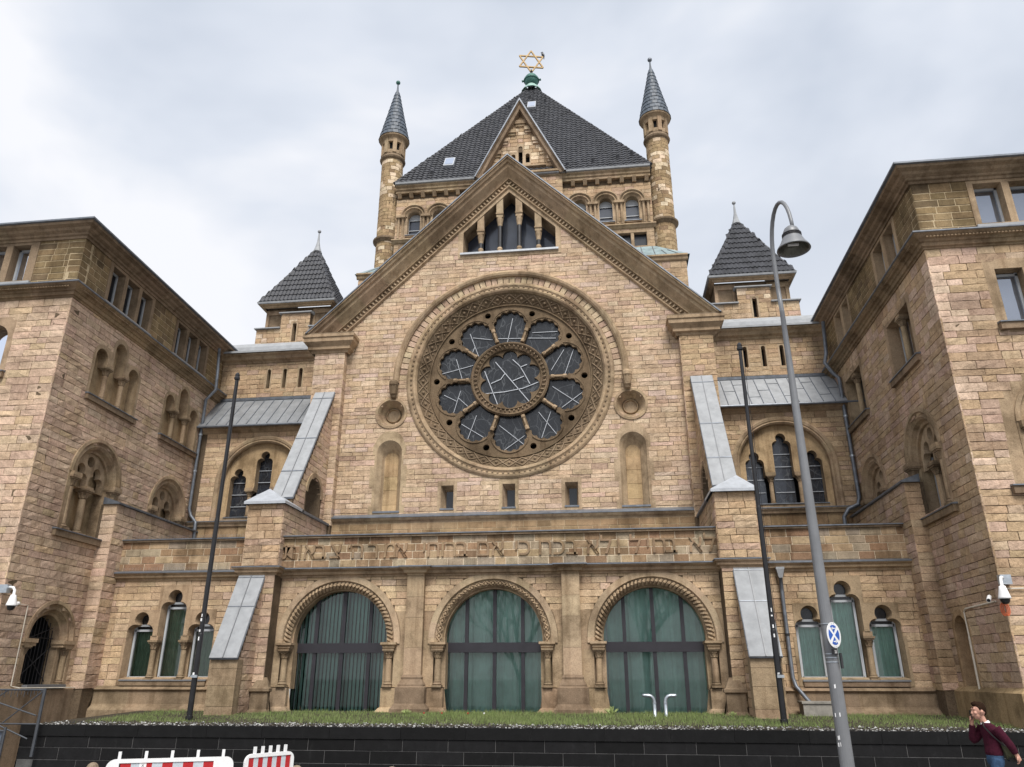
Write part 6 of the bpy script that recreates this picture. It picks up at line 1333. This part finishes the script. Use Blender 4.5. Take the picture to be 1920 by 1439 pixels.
for x, lb in ((-6.09, 'stone knob bollard left of the barriers'), (-2.30, 'stone knob bollard just behind the angled barrier'), (-.61, 'stone knob bollard third from the left'), (1.23, 'stone knob bollard below the middle arch')):
    y = -11.0; T = Thing('bollard', lb, 'bollard', (x, y, 0), 'stone bollards along the wall'); m = MB(); lathe(m, x, y, [(.15, 0), (.14, .1), (.11, .55), (.13, .6), (.08, .64)], 14, (.2, .16, .12)); T.part('shaft', m, STONE); m = MB(); sphere(m, (x, y, .70), .105, 7, (.24, .19, .14)); T.part('knob', m, STONE)
# ================================================================ PIPES, CAMERAS, GATE
def downpipe(pts, r, lb, hopper=None):
    T = Thing('downpipe', lb, 'drainpipe', pts[-1], 'drainpipes'); m = MB(); tube(m, pts, r, 10); p = T.part('pipe', m, ZINCD if r < .055 else ZINCD, smooth=True)
    for i in range(len(pts) - 1):
        a, b = Vector(pts[i]), Vector(pts[i + 1]); k = int((b - a).length / 1.7)
        for j in range(1, k + 1):
            c = a.lerp(b, j / (k + 1)); m = MB(); tube(m, [c - (b - a).normalized() * .03, c + (b - a).normalized() * .03], r * 1.22, 10); T.part('pipe_collar', m, IRON if r < .055 else STEEL)
    if hopper:
        x, y, z = hopper; m = MB(); hexa(m, [(x + sx_ * w, y + sy_ * w, zz_) for zz_, w in ((z - .28, .05), (z - .06, .10)) for sx_, sy_ in ((-1, -1), (1, -1), (1, 1), (-1, 1))]); wbox(m, x - .11, x + .11, y - .1, y + .1, z - .06, z); T.part('hopper', m, ZINC)
a_ = AL_(.80); downpipe([SL_(a_, 14.35, .35), SL_(a_, 13.4, .42), SL_(a_, 12.6, .46), SL_(a_, 12.2, .12), SL_(a_ + .02, 7.95, .12), SL_(a_ + .05, 7.7, .2), SL_(a_ + .0, 7.45, .45), SL_(a_, 6.0, .5)], .06, 'grey drainpipe down the inner edge of the left wing')
a_ = AR_(.85); downpipe([SR_(a_, 14.2, .35), SR_(a_, 12.95, .42), SR_(a_ + .0, 12.6, .52), SR_(a_, 12.2, .3), SR_(a_, 12.0, .12), SR_(a_, 7.75, .12), SR_(a_ - .02, 7.5, .2), SR_(a_ - .1, 7.35, .55), SR_(a_ - .1, 7.1, .72), SR_(a_ - .1, 6.0, .74)], .065, 'dark drainpipe down the inner edge of the right wing')
downpipe([(7.82, -3.45, 4.75), (7.82, -3.42, 4.3), (7.82, -3.42, 2.2), (7.86, -3.5, 1.98), (8.1, -3.68, 1.62), (8.12, -3.7, 1.5)], .052, 'short drainpipe with hopper beside the right buttress', (7.82, -3.45, 4.98))
T = Thing('concrete_basin', 'low square concrete basin at the foot of the short drainpipe', 'basin', (8.35, -3.95, 1.2)); m = MB(); fr = front(-4.15); prism(m, fr, rect(7.83, 8.62, 1.15, 1.62), -.45, 0); T.part('basin_wall', m, CONC); m = MB(); wbox(m, 7.8, 8.65, -4.18, -3.68, 1.6, 1.65); T.part('rim', m, CONC)
for sg, x in ((-1, 4.20), (1, 4.47)):
    T = Thing('vent_pipe', 'bent silver vent pipe in the grass, %s of the facing pair' % ('left' if sg < 0 else 'right'), 'pipe', (x, -4.6, 1.25), 'twin vent pipes')
    m = MB(); tube(m, [(x, -4.6, 1.2), (x, -4.6, 1.66), (x + sg * .02, -4.6, 1.72), (x + sg * .07, -4.6, 1.77), (x + sg * .13, -4.6, 1.785), (x + sg * .24, -4.6, 1.785), (x + sg * .28, -4.6, 1.80)], [.042] * 6 + [.03], 12); T.part('pipe', m, STEEL, smooth=True)
    m = MB(); tube(m, [(x, -4.6, 1.6), (x, -4.6, 1.63)], .05, 12); T.part('joint_ring', m, STEEL)
def dome_cam(x, y, z, wall, lb):
    T = Thing('dome_camera', lb, 'security camera', (x, y, z), 'dome cameras on the wing corners')
    m = MB(); lathe(m, x, y, [(.03, z + .2), (.06, z + .19), (.085, z + .1), (.12, z - .04), (.125, z - .07), (.1, z - .07)], 18); T.part('housing', m, WHITE, smooth=True)
    m = MB(); lathe(m, x, y, [(.095, z - .07), (.09, z - .12), (.06, z - .17), (0, z - .185)], 16); T.part('dome', m, BLACK, smooth=True)
    w = Vector(wall); d = Vector((w.x - x, w.y - y, 0)); m = MB(); tube(m, [(x, y, z + .18), (x, y, z + .3), (x + d.x * .2, y + d.y * .2, z + .37), (x + d.x * .5, y + d.y * .5, z + .38), (w.x, w.y, z + .36)], .032, 9); T.part('bracket', m, WHITE, smooth=True)
    m = MB(); wbox(m, w.x - .11, w.x + .11, w.y - .1, w.y + .04, z + .24, z + .44); T.part('mounting_box', m, STEEL)
def bullet(p, dr, lb):
    T = Thing('bullet_camera', lb, 'security camera', p, 'small cameras beside the domes'); p = Vector(p); d = Vector(dr).normalized(); m = MB(); tube(m, [p, p + d * .2], .045, 10); T.part('housing', m, WHITE); m = MB(); tube(m, [p + d * .2, p + d * .205], .035, 10); T.part('lens', m, BLACK); m = MB(); tube(m, [p, p - d * .03 + Vector((0, 0, .02)), p - Vector((d.x * .1, d.y * .1, -.02))], .015, 6); T.part('bracket', m, WHITE)
dome_cam(11.44, -7.5, 3.82, (11.62, -7.26, 0), 'white dome camera on a bracket at the right wing corner')
dome_cam(-11.45, -7.32, 3.92, (-11.72, -7.3, 0), 'white dome camera at the left wing corner, cut by the photo edge')
bullet((11.44, -6.85, 3.85), (-.4, -.6, -.35), 'small white camera beside the right dome camera'); bullet((-11.62, -6.9, 3.95), (.3, -.8, -.3), 'small pale camera beside the left dome camera')
CP = plain('cream_conduit', (.60, .55, .46), .5, 0, .5, .1, 5)
T = Thing('cable_conduit', 'cream cable conduit from the right dome camera down past the blind arch', 'conduit', SR_(AR_(-5.2), 1.9, .05)); m = MB()
tube(m, [SR_(AR_(-6.9), 3.75, .05), SR_(AR_(-5.3), 3.72, .05), SR_(AR_(-5.2), 3.66, .05), SR_(AR_(-5.2), 3.1, .05)], .018, 7); tube(m, [SR_(AR_(-5.2), 3.1, .05), SR_(AR_(-5.2), 1.75, .06)], .024, 7); T.part('tube_run', m, CP); m = MB(); tube(m, [FR_(.05, 3.98, .06), FR_(.9, 3.98, .06)], .016, 7); T.part('tube_branch', m, CP); m = MB(); box(m, FR_, .85, 1.0, 3.88, 4.05, 0, .08); T.part('junction_box', m, WHITE)
T = Thing('cable_conduit', 'thin conduit running under the grilled arch window of the left wing', 'conduit', SL_(AL_(-4.8), 1.97, .1)); m = MB()
tube(m, [SL_(AL_(-6.7), 3.95, .05), SL_(AL_(-6.35), 3.95, .05), SL_(AL_(-6.33), 2.0, .06), SL_(AL_(-6.2), 1.95, .2), SL_(AL_(-3.6), 1.93, .2)], .014, 6); T.part('tube_run', m, CP)
T = Thing('outlet_box', 'small white outlet box with a cable hanging to the ground', 'box', SL_(AL_(-3.45), 1.9, .2)); m = MB(); box(m, SL_, AL_(-3.58), AL_(-3.36), 1.93, 2.12, .16, .3); T.part('box_body', m, WHITE); m = MB(); tube(m, [SL_(AL_(-3.45), 1.93, .25), SL_(AL_(-3.42), 1.8, .28), SL_(AL_(-3.45), 1.15, .27)], .02, 7); T.part('cable', m, CP)
T = Thing('cable_coil', 'orange cable loops hanging under the right dome camera', 'cable', (11.45, -7.35, 3.55)); m = MB()
for q in (0, .03, -.03): tube(m, [(11.48 + q + .06 * cos(t), -7.33, 3.55 + .13 * sin(t)) for t in [2 * pi * i / 14 for i in range(14)]], .012, 5, closed=True)
T.part('cable_loops', m, RUBBER, kind='stuff')
GATEM = plain('gate_steel', (.055, .06, .07), .5, .2, .5, .2, 6)
T = Thing('steel_gate', 'grey steel gate with diagonal braces at the left end of the black wall', 'gate', (-10.3, -8.2, 0)); fr = front(-8.2)
def rod(a, b, r, nm, d=0): m = MB(); tube(m, [fr(*a, d), fr(*b, d)], r, 6); T.part(nm, m, GATEM)
rod((-9.42, .6), (-9.42, 1.98), .035, 'post'); rod((-11.6, 1.95), (-9.42, 1.95), .022, 'rail'); rod((-11.6, 1.25), (-9.42, 1.25), .018, 'rail'); rod((-11.3, 1.9), (-9.5, 1.42), .016, 'brace'); rod((-11.3, 1.25), (-10.3, 1.95), .014, 'brace'); rod((-10.3, 1.25), (-9.45, 1.93), .014, 'brace'); rod((-11.3, 1.55), (-9.6, .95), .016, 'brace')
for k in range(26): rod((-11.5 + k * .08, 1.85 if k % 2 else 1.8), (-11.5 + k * .08, 1.95), .007, 'spike')
for k in range(16): rod((-11.3 + k * .085, .05), (-11.3 + k * .085, 1.2 - k * .005), .009, 'bar', .25)
rod((-11.5, 1.22), (-9.98, 1.12), .022, 'rail', .25); rod((-11.5, .62), (-9.98, .5), .02, 'rail', .25); rod((-11.4, .1), (-9.98, .9), .016, 'brace', .25); rod((-9.98, 0), (-9.98, 1.2), .03, 'post', .25)
m = MB(); box(m, fr, -11.6, -10.05, .05, 1.1, .2, .21); T.part('sheet_panel', m, plain('blue_grey_sheet', (.12, .14, .18), .5, .2, .5, .15, 5))
m = MB(); 
for (x0, x1, y, z) in ((-11.35, -7.3, -3.36, 6.12), (-11.35, -7.35, -3.5, 5.15), (-11.35, -7.3, .85, 7.5)):
    k = int((x1 - x0) / .05)
    for i in range(k): x = x0 + i * .05; tube(m, [(x, y, z), (x + U(-.01, .01), y - .03, z + .10)], .003, 3, cap=False)
TB = [o for o in bpy.data.objects if o.name == 'side_bay'][0]
link('bird_spikes', m.mesh('bird_spikes', TB.location), STEEL, TB, 'stuff', off=tuple(TB.location))
# ================================================================ WALKING MAN
PX, PY = 9.5, -9.8
T = Thing('person', 'walking man in burgundy pullover and blue jeans holding a phone to his face', 'person', (9.6, PY, 0))
def limb(mb, pts, rs, n=14, fl=1.0):
    """smooth tapered limb with rounded ends"""
    P = [Vector(p) for p in pts]; out, ro = [], []
    for i in range(len(P) - 1):
        p0, p1, p2, p3 = P[max(i - 1, 0)], P[i], P[i + 1], P[min(i + 2, len(P) - 1)]
        for j in range(6):
            t = j / 6; out.append(.5 * ((2 * p1) + (p2 - p0) * t + (2 * p0 - 5 * p1 + 4 * p2 - p3) * t * t + (3 * p1 - p0 - 3 * p2 + p3) * t ** 3)); ro.append(rs[i] + (rs[i + 1] - rs[i]) * (t * t * (3 - 2 * t)))
    out.append(P[-1]); ro.append(rs[-1]); tube(mb, out, ro, n)
def torso(mb, secs, n=20):
    """secs: (centre, half depth along x, half width along y)"""
    vs_ = []; 
    for (x, y, z), a, b in secs: vs_ += [(x + a * cos(2 * pi * k / n) * (1 - .12 * abs(sin(2 * pi * k / n))), y + b * sin(2 * pi * k / n), z) for k in range(n)]
    fs = [(i * n + k, i * n + (k + 1) % n, (i + 1) * n + (k + 1) % n, (i + 1) * n + k) for i in range(len(secs) - 1) for k in range(n)] + [tuple(range(n)), tuple((len(secs) - 1) * n + k for k in range(n))]
    mb.add(vs_, fs)
def remesh(o, v): md = o.modifiers.new('Remesh', 'REMESH'); md.mode = 'VOXEL'; md.voxel_size = v; md.use_smooth_shade = True; s = o.modifiers.new('Smooth', 'SMOOTH'); s.factor = .5; s.iterations = 4
HX, HY, HZ = 9.50, -9.8, 1.665
b = MB()
torso(b, [((9.62, PY, .86), .11, .16), ((9.62, PY, .98), .12, .165), ((9.625, PY, 1.1), .10, .145), ((9.635, PY, 1.25), .115, .16), ((9.625, PY, 1.38), .115, .18), ((9.60, PY, 1.46), .07, .13), ((9.57, PY, 1.5), .05, .06)])
limb(b, [(9.58, PY, 1.44), (9.54, PY, 1.54), (9.515, PY, 1.62)], [.06, .055, .055])
sphere(b, (HX + .012, HY, HZ + .025), .098, 12, sx=1, sz=1.12); sphere(b, (HX - .03, HY, HZ - .05), .066, 10, sz=1.15); sphere(b, (HX - .045, HY, HZ - .095), .035, 8)
tube(b, [(HX - .085, HY, HZ + .03), (HX - .105, HY, HZ - .005), (HX - .118, HY, HZ - .03), (HX - .09, HY, HZ - .042)], [.012, .014, .018, .012], 8)
for s_ in (-1, 1):
    sphere(b, (HX - .082, HY + s_ * .034, HZ + .045), .022, 6); sphere(b, (HX - .072, HY + s_ * .045, HZ - .02), .03, 6)
    tube(b, [(HX + .02, HY + s_ * .098, HZ + .02), (HX + .012, HY + s_ * .108, HZ + .0), (HX + .005, HY + s_ * .1, HZ - .035)], [.016, .022, .012], 7)
tube(b, [(HX - .094, HY - .022, HZ - .062), (HX - .102, HY, HZ - .06), (HX - .094, HY + .022, HZ - .062)], .009, 6); tube(b, [(HX - .092, HY - .02, HZ - .074), (HX - .098, HY, HZ - .075), (HX - .092, HY + .02, HZ - .074)], .010, 6)
armN = [(9.64, -9.99, 1.41), (9.77, -10.07, 1.18), (9.86, -10.06, 1.0)]; armF = [(9.60, -9.62, 1.41), (9.43, -9.56, 1.20), (9.40, -9.70, 1.50)]
limb(b, armN, [.062, .047, .032]); limb(b, armF, [.062, .047, .032])
def hand(mb, w, d, up, curl, phone=False):
    w, d, up = Vector(w), Vector(d).normalized(), Vector(up).normalized(); s = d.cross(up).normalized()
    tube(mb, [w - d * .02, w + d * .03, w + d * .085], [.03, .038, .036], 10)
    for k, (l, q) in enumerate(((.068, -.03), (.078, -.010), (.073, .011), (.056, .030))):
        p = w + d * .085 + s * q; a1 = (d + up * curl).normalized(); a2 = (d * (1 - curl) + up * curl * 1.6).normalized(); a3 = (d * (.5 - curl) + up * 1.2 * curl).normalized()
        tube(mb, [p - d * .02, p, p + a1 * l * .45, p + a1 * l * .45 + a2 * l * .32, p + a1 * l * .45 + a2 * l * .32 + a3 * l * .24], [.0105, .0105, .010, .009, .007], 7)
    p = w + d * .02 + s * -.034; tube(mb, [p, p - s * .03 + d * .03 + up * .01, p - s * .022 + d * .06 + up * .025], [.013, .012, .009], 7)
hand(b, armN[-1], (.3, .05, -.9), (-.75, .5, -.3), .75); hand(b, armF[-1], (-.02, -.35, .9), (.4, -.6, .1), .6)
lN = [(9.61, -9.90, .92), (9.50, -9.92, .52), (9.42, -9.9, .12)]; lF = [(9.63, -9.71, .92), (9.74, -9.7, .50), (9.98, -9.7, .19)]
limb(b, lN, [.085, .058, .04]); limb(b, lF, [.085, .058, .04])
body = T.part('body', b, SKIN, smooth=True); remesh(body, .008)
c = MB(); torso(c, [((9.62, PY, .98), .13, .18), ((9.62, PY, 1.03), .14, .182), ((9.625, PY, 1.12), .132, .172), ((9.635, PY, 1.26), .142, .185), ((9.625, PY, 1.38), .14, .205), ((9.60, PY, 1.45), .105, .17), ((9.575, PY, 1.49), .075, .09)])
limb(c, armN[:2] + [(9.845, -10.06, 1.03)], [.085, .066, .052]); limb(c, armF[:2] + [(9.405, -9.68, 1.45)], [.085, .066, .05]); c_ = T.part('pullover', c, KNIT, body, smooth=True); remesh(c_, .012)
c = MB(); limb(c, [(9.575, PY, 1.475), (9.565, PY, 1.505)], [.082, .072], 16); T.part('shirt_collar', c, WHITE, body, smooth=True)
c = MB(); torso(c, [((9.62, PY, .84), .125, .175), ((9.62, PY, .92), .135, .18), ((9.62, PY, 1.0), .128, .175)]); limb(c, [lN[0], lN[1], (9.43, -9.9, .16)], [.105, .078, .066]); limb(c, [lF[0], lF[1], (9.95, -9.7, .23)], [.105, .078, .066]); c_ = T.part('jeans', c, JEAN, body, smooth=True); remesh(c_, .012)
for q, dz in ((lN[-1], 0), (lF[-1], .0)):
    c = MB(); z0 = .05 if q is lN[-1] else .10; limb(c, [(q[0] + .05, q[1], z0 + .02), (q[0], q[1], z0 + .03), (q[0] - .1, q[1], z0), (q[0] - .18, q[1], z0 - .015 if q is lN[-1] else z0 - .06)], [.045, .055, .045, .03]); T.part('shoe', c, LEATH, body, smooth=True)
c = MB(); sphere(c, (HX + .03, HY, HZ + .055), .102, 10, sz=1.05); sphere(c, (HX - .02, HY, HZ + .115), .068, 8, sz=.75); sphere(c, (HX - .055, HY, HZ + .125), .045, 8, sz=.7); sphere(c, (HX + .07, HY, HZ + .0), .06, 8, sz=1.2)
for s_ in (-1, 1): tube(c, [(HX - .005, HY + s_ * .09, HZ + .07), (HX - .005, HY + s_ * .095, HZ + .01)], [.02, .01], 6)
h_ = T.part('hair', c, HAIR, body, smooth=True); remesh(h_, .009)
for s_ in (-1, 1):
    c = MB(); tube(c, [(HX - .096, HY + s_ * .02, HZ + .058), (HX - .092, HY + s_ * .05, HZ + .062)], .006, 5); T.part('eyebrow', c, HAIR, body); c = MB(); sphere(c, (HX - .097, HY + s_ * .033, HZ + .04), .008, 4); T.part('eye', c, LEATH, body)
P_ = Thing('phone', 'dark mobile phone in the man\'s raised hand', 'phone', (9.385, -9.74, 1.6)); c = MB(); wbox(c, 9.378, 9.39, -9.785, -9.715, 1.535, 1.68); P_.part('phone_body', c, LEATH)
P_ = Thing('shoulder_bag', 'olive and black shoulder bag hanging behind the man\'s hip', 'bag', (9.780, -9.98, .95)); c = MB()
hexa(c, [(9.690, -10.03, 1.15), (9.830, -10.05, 1.08), (9.890, -9.97, .93), (9.750, -9.96, .93), (9.690, -9.93, 1.15), (9.830, -9.93, 1.08), (9.890, -9.9, .93), (9.750, -9.9, .93)]); P_.part('bag_body', c, OLIVE)
c = MB(); hexa(c, [(9.750, -10.0, .96), (9.900, -10.0, .96), (9.890, -9.98, .90), (9.770, -9.98, .90), (9.750, -9.9, .96), (9.900, -9.9, .96), (9.890, -9.9, .90), (9.770, -9.9, .90)]); P_.part('bag_bottom', c, LEATH)
c = MB(); tube(c, [(9.710, -10.03, 1.14), (9.570, -9.98, 1.3), (9.470, -9.96, 1.44), (9.510, -9.86, 1.5), (9.630, -9.82, 1.4), (9.800, -9.9, 1.1)], .013, 5); P_.part('strap', c, LEATH)
# ================================================================ BARE TREES ACROSS THE STREET (seen only as reflections in the arches)
BARK = plain('tree_bark', (.07, .06, .05), .95, 0, .2, .3, 6, .02)
def bare_tree(seed):
    rg = random.Random(seed); tr, cr = MB(), MB()
    def grow(p, d, l, r, k):
        q = p + d * l * .5 + Vector((rg.uniform(-.08, .08), rg.uniform(-.08, .08), 0)) * l; e = p + d * l
        tube(tr if k > 5 else cr, [p, q, e], [r, r * .85, r * .68], 6 if k > 4 else 3, cap=False)
        if k <= 0: return
        for i in range(3 if k < 6 else 2 + (rg.random() < .6)):
            v = (d + Vector((rg.uniform(-1, 1), rg.uniform(-1, 1), rg.uniform(-.25, .65))) * (.55 if k > 4 else .75)).normalized(); grow(e if i < 2 else q, v, l * rg.uniform(.66, .85), r * .64, k - 1)
    grow(Vector((0, 0, 0)), Vector((0, 0, 1)), 3.3, .24, 6); return tr, cr
for i, (x, y) in enumerate(((-2.5, -33), (5.5, -36), (12, -34), (-9, -37))):
    tr, cr = bare_tree(40 + i) if i < 2 else (None, None)
    if i < 2: mt, mc = tr.mesh('trunk'), cr.mesh('crown'); MT = (MT + [(mt, mc)]) if i else [(mt, mc)]
    mt, mc = MT[i % 2]; z0 = 0
    o = bpy.data.objects.new('bare_tree', None); COL.objects.link(o); o.location = (x, y, z0); o.rotation_euler = (0, 0, i * 1.3)
    o['label'] = ('leafless tree across the street, mirrored in the middle arch', 'leafless tree across the street, mirrored in the right arch', 'leafless tree across the street at the far right', 'leafless tree across the street at the far left')[i]; o['category'] = 'tree'; o['group'] = 'bare trees across the street'
    for nm, me in (('trunk', mt), ('crown', mc)):
        c = bpy.data.objects.new(nm, me); COL.objects.link(c); c.parent = o
        if not me.materials: me.materials.append(BARK)
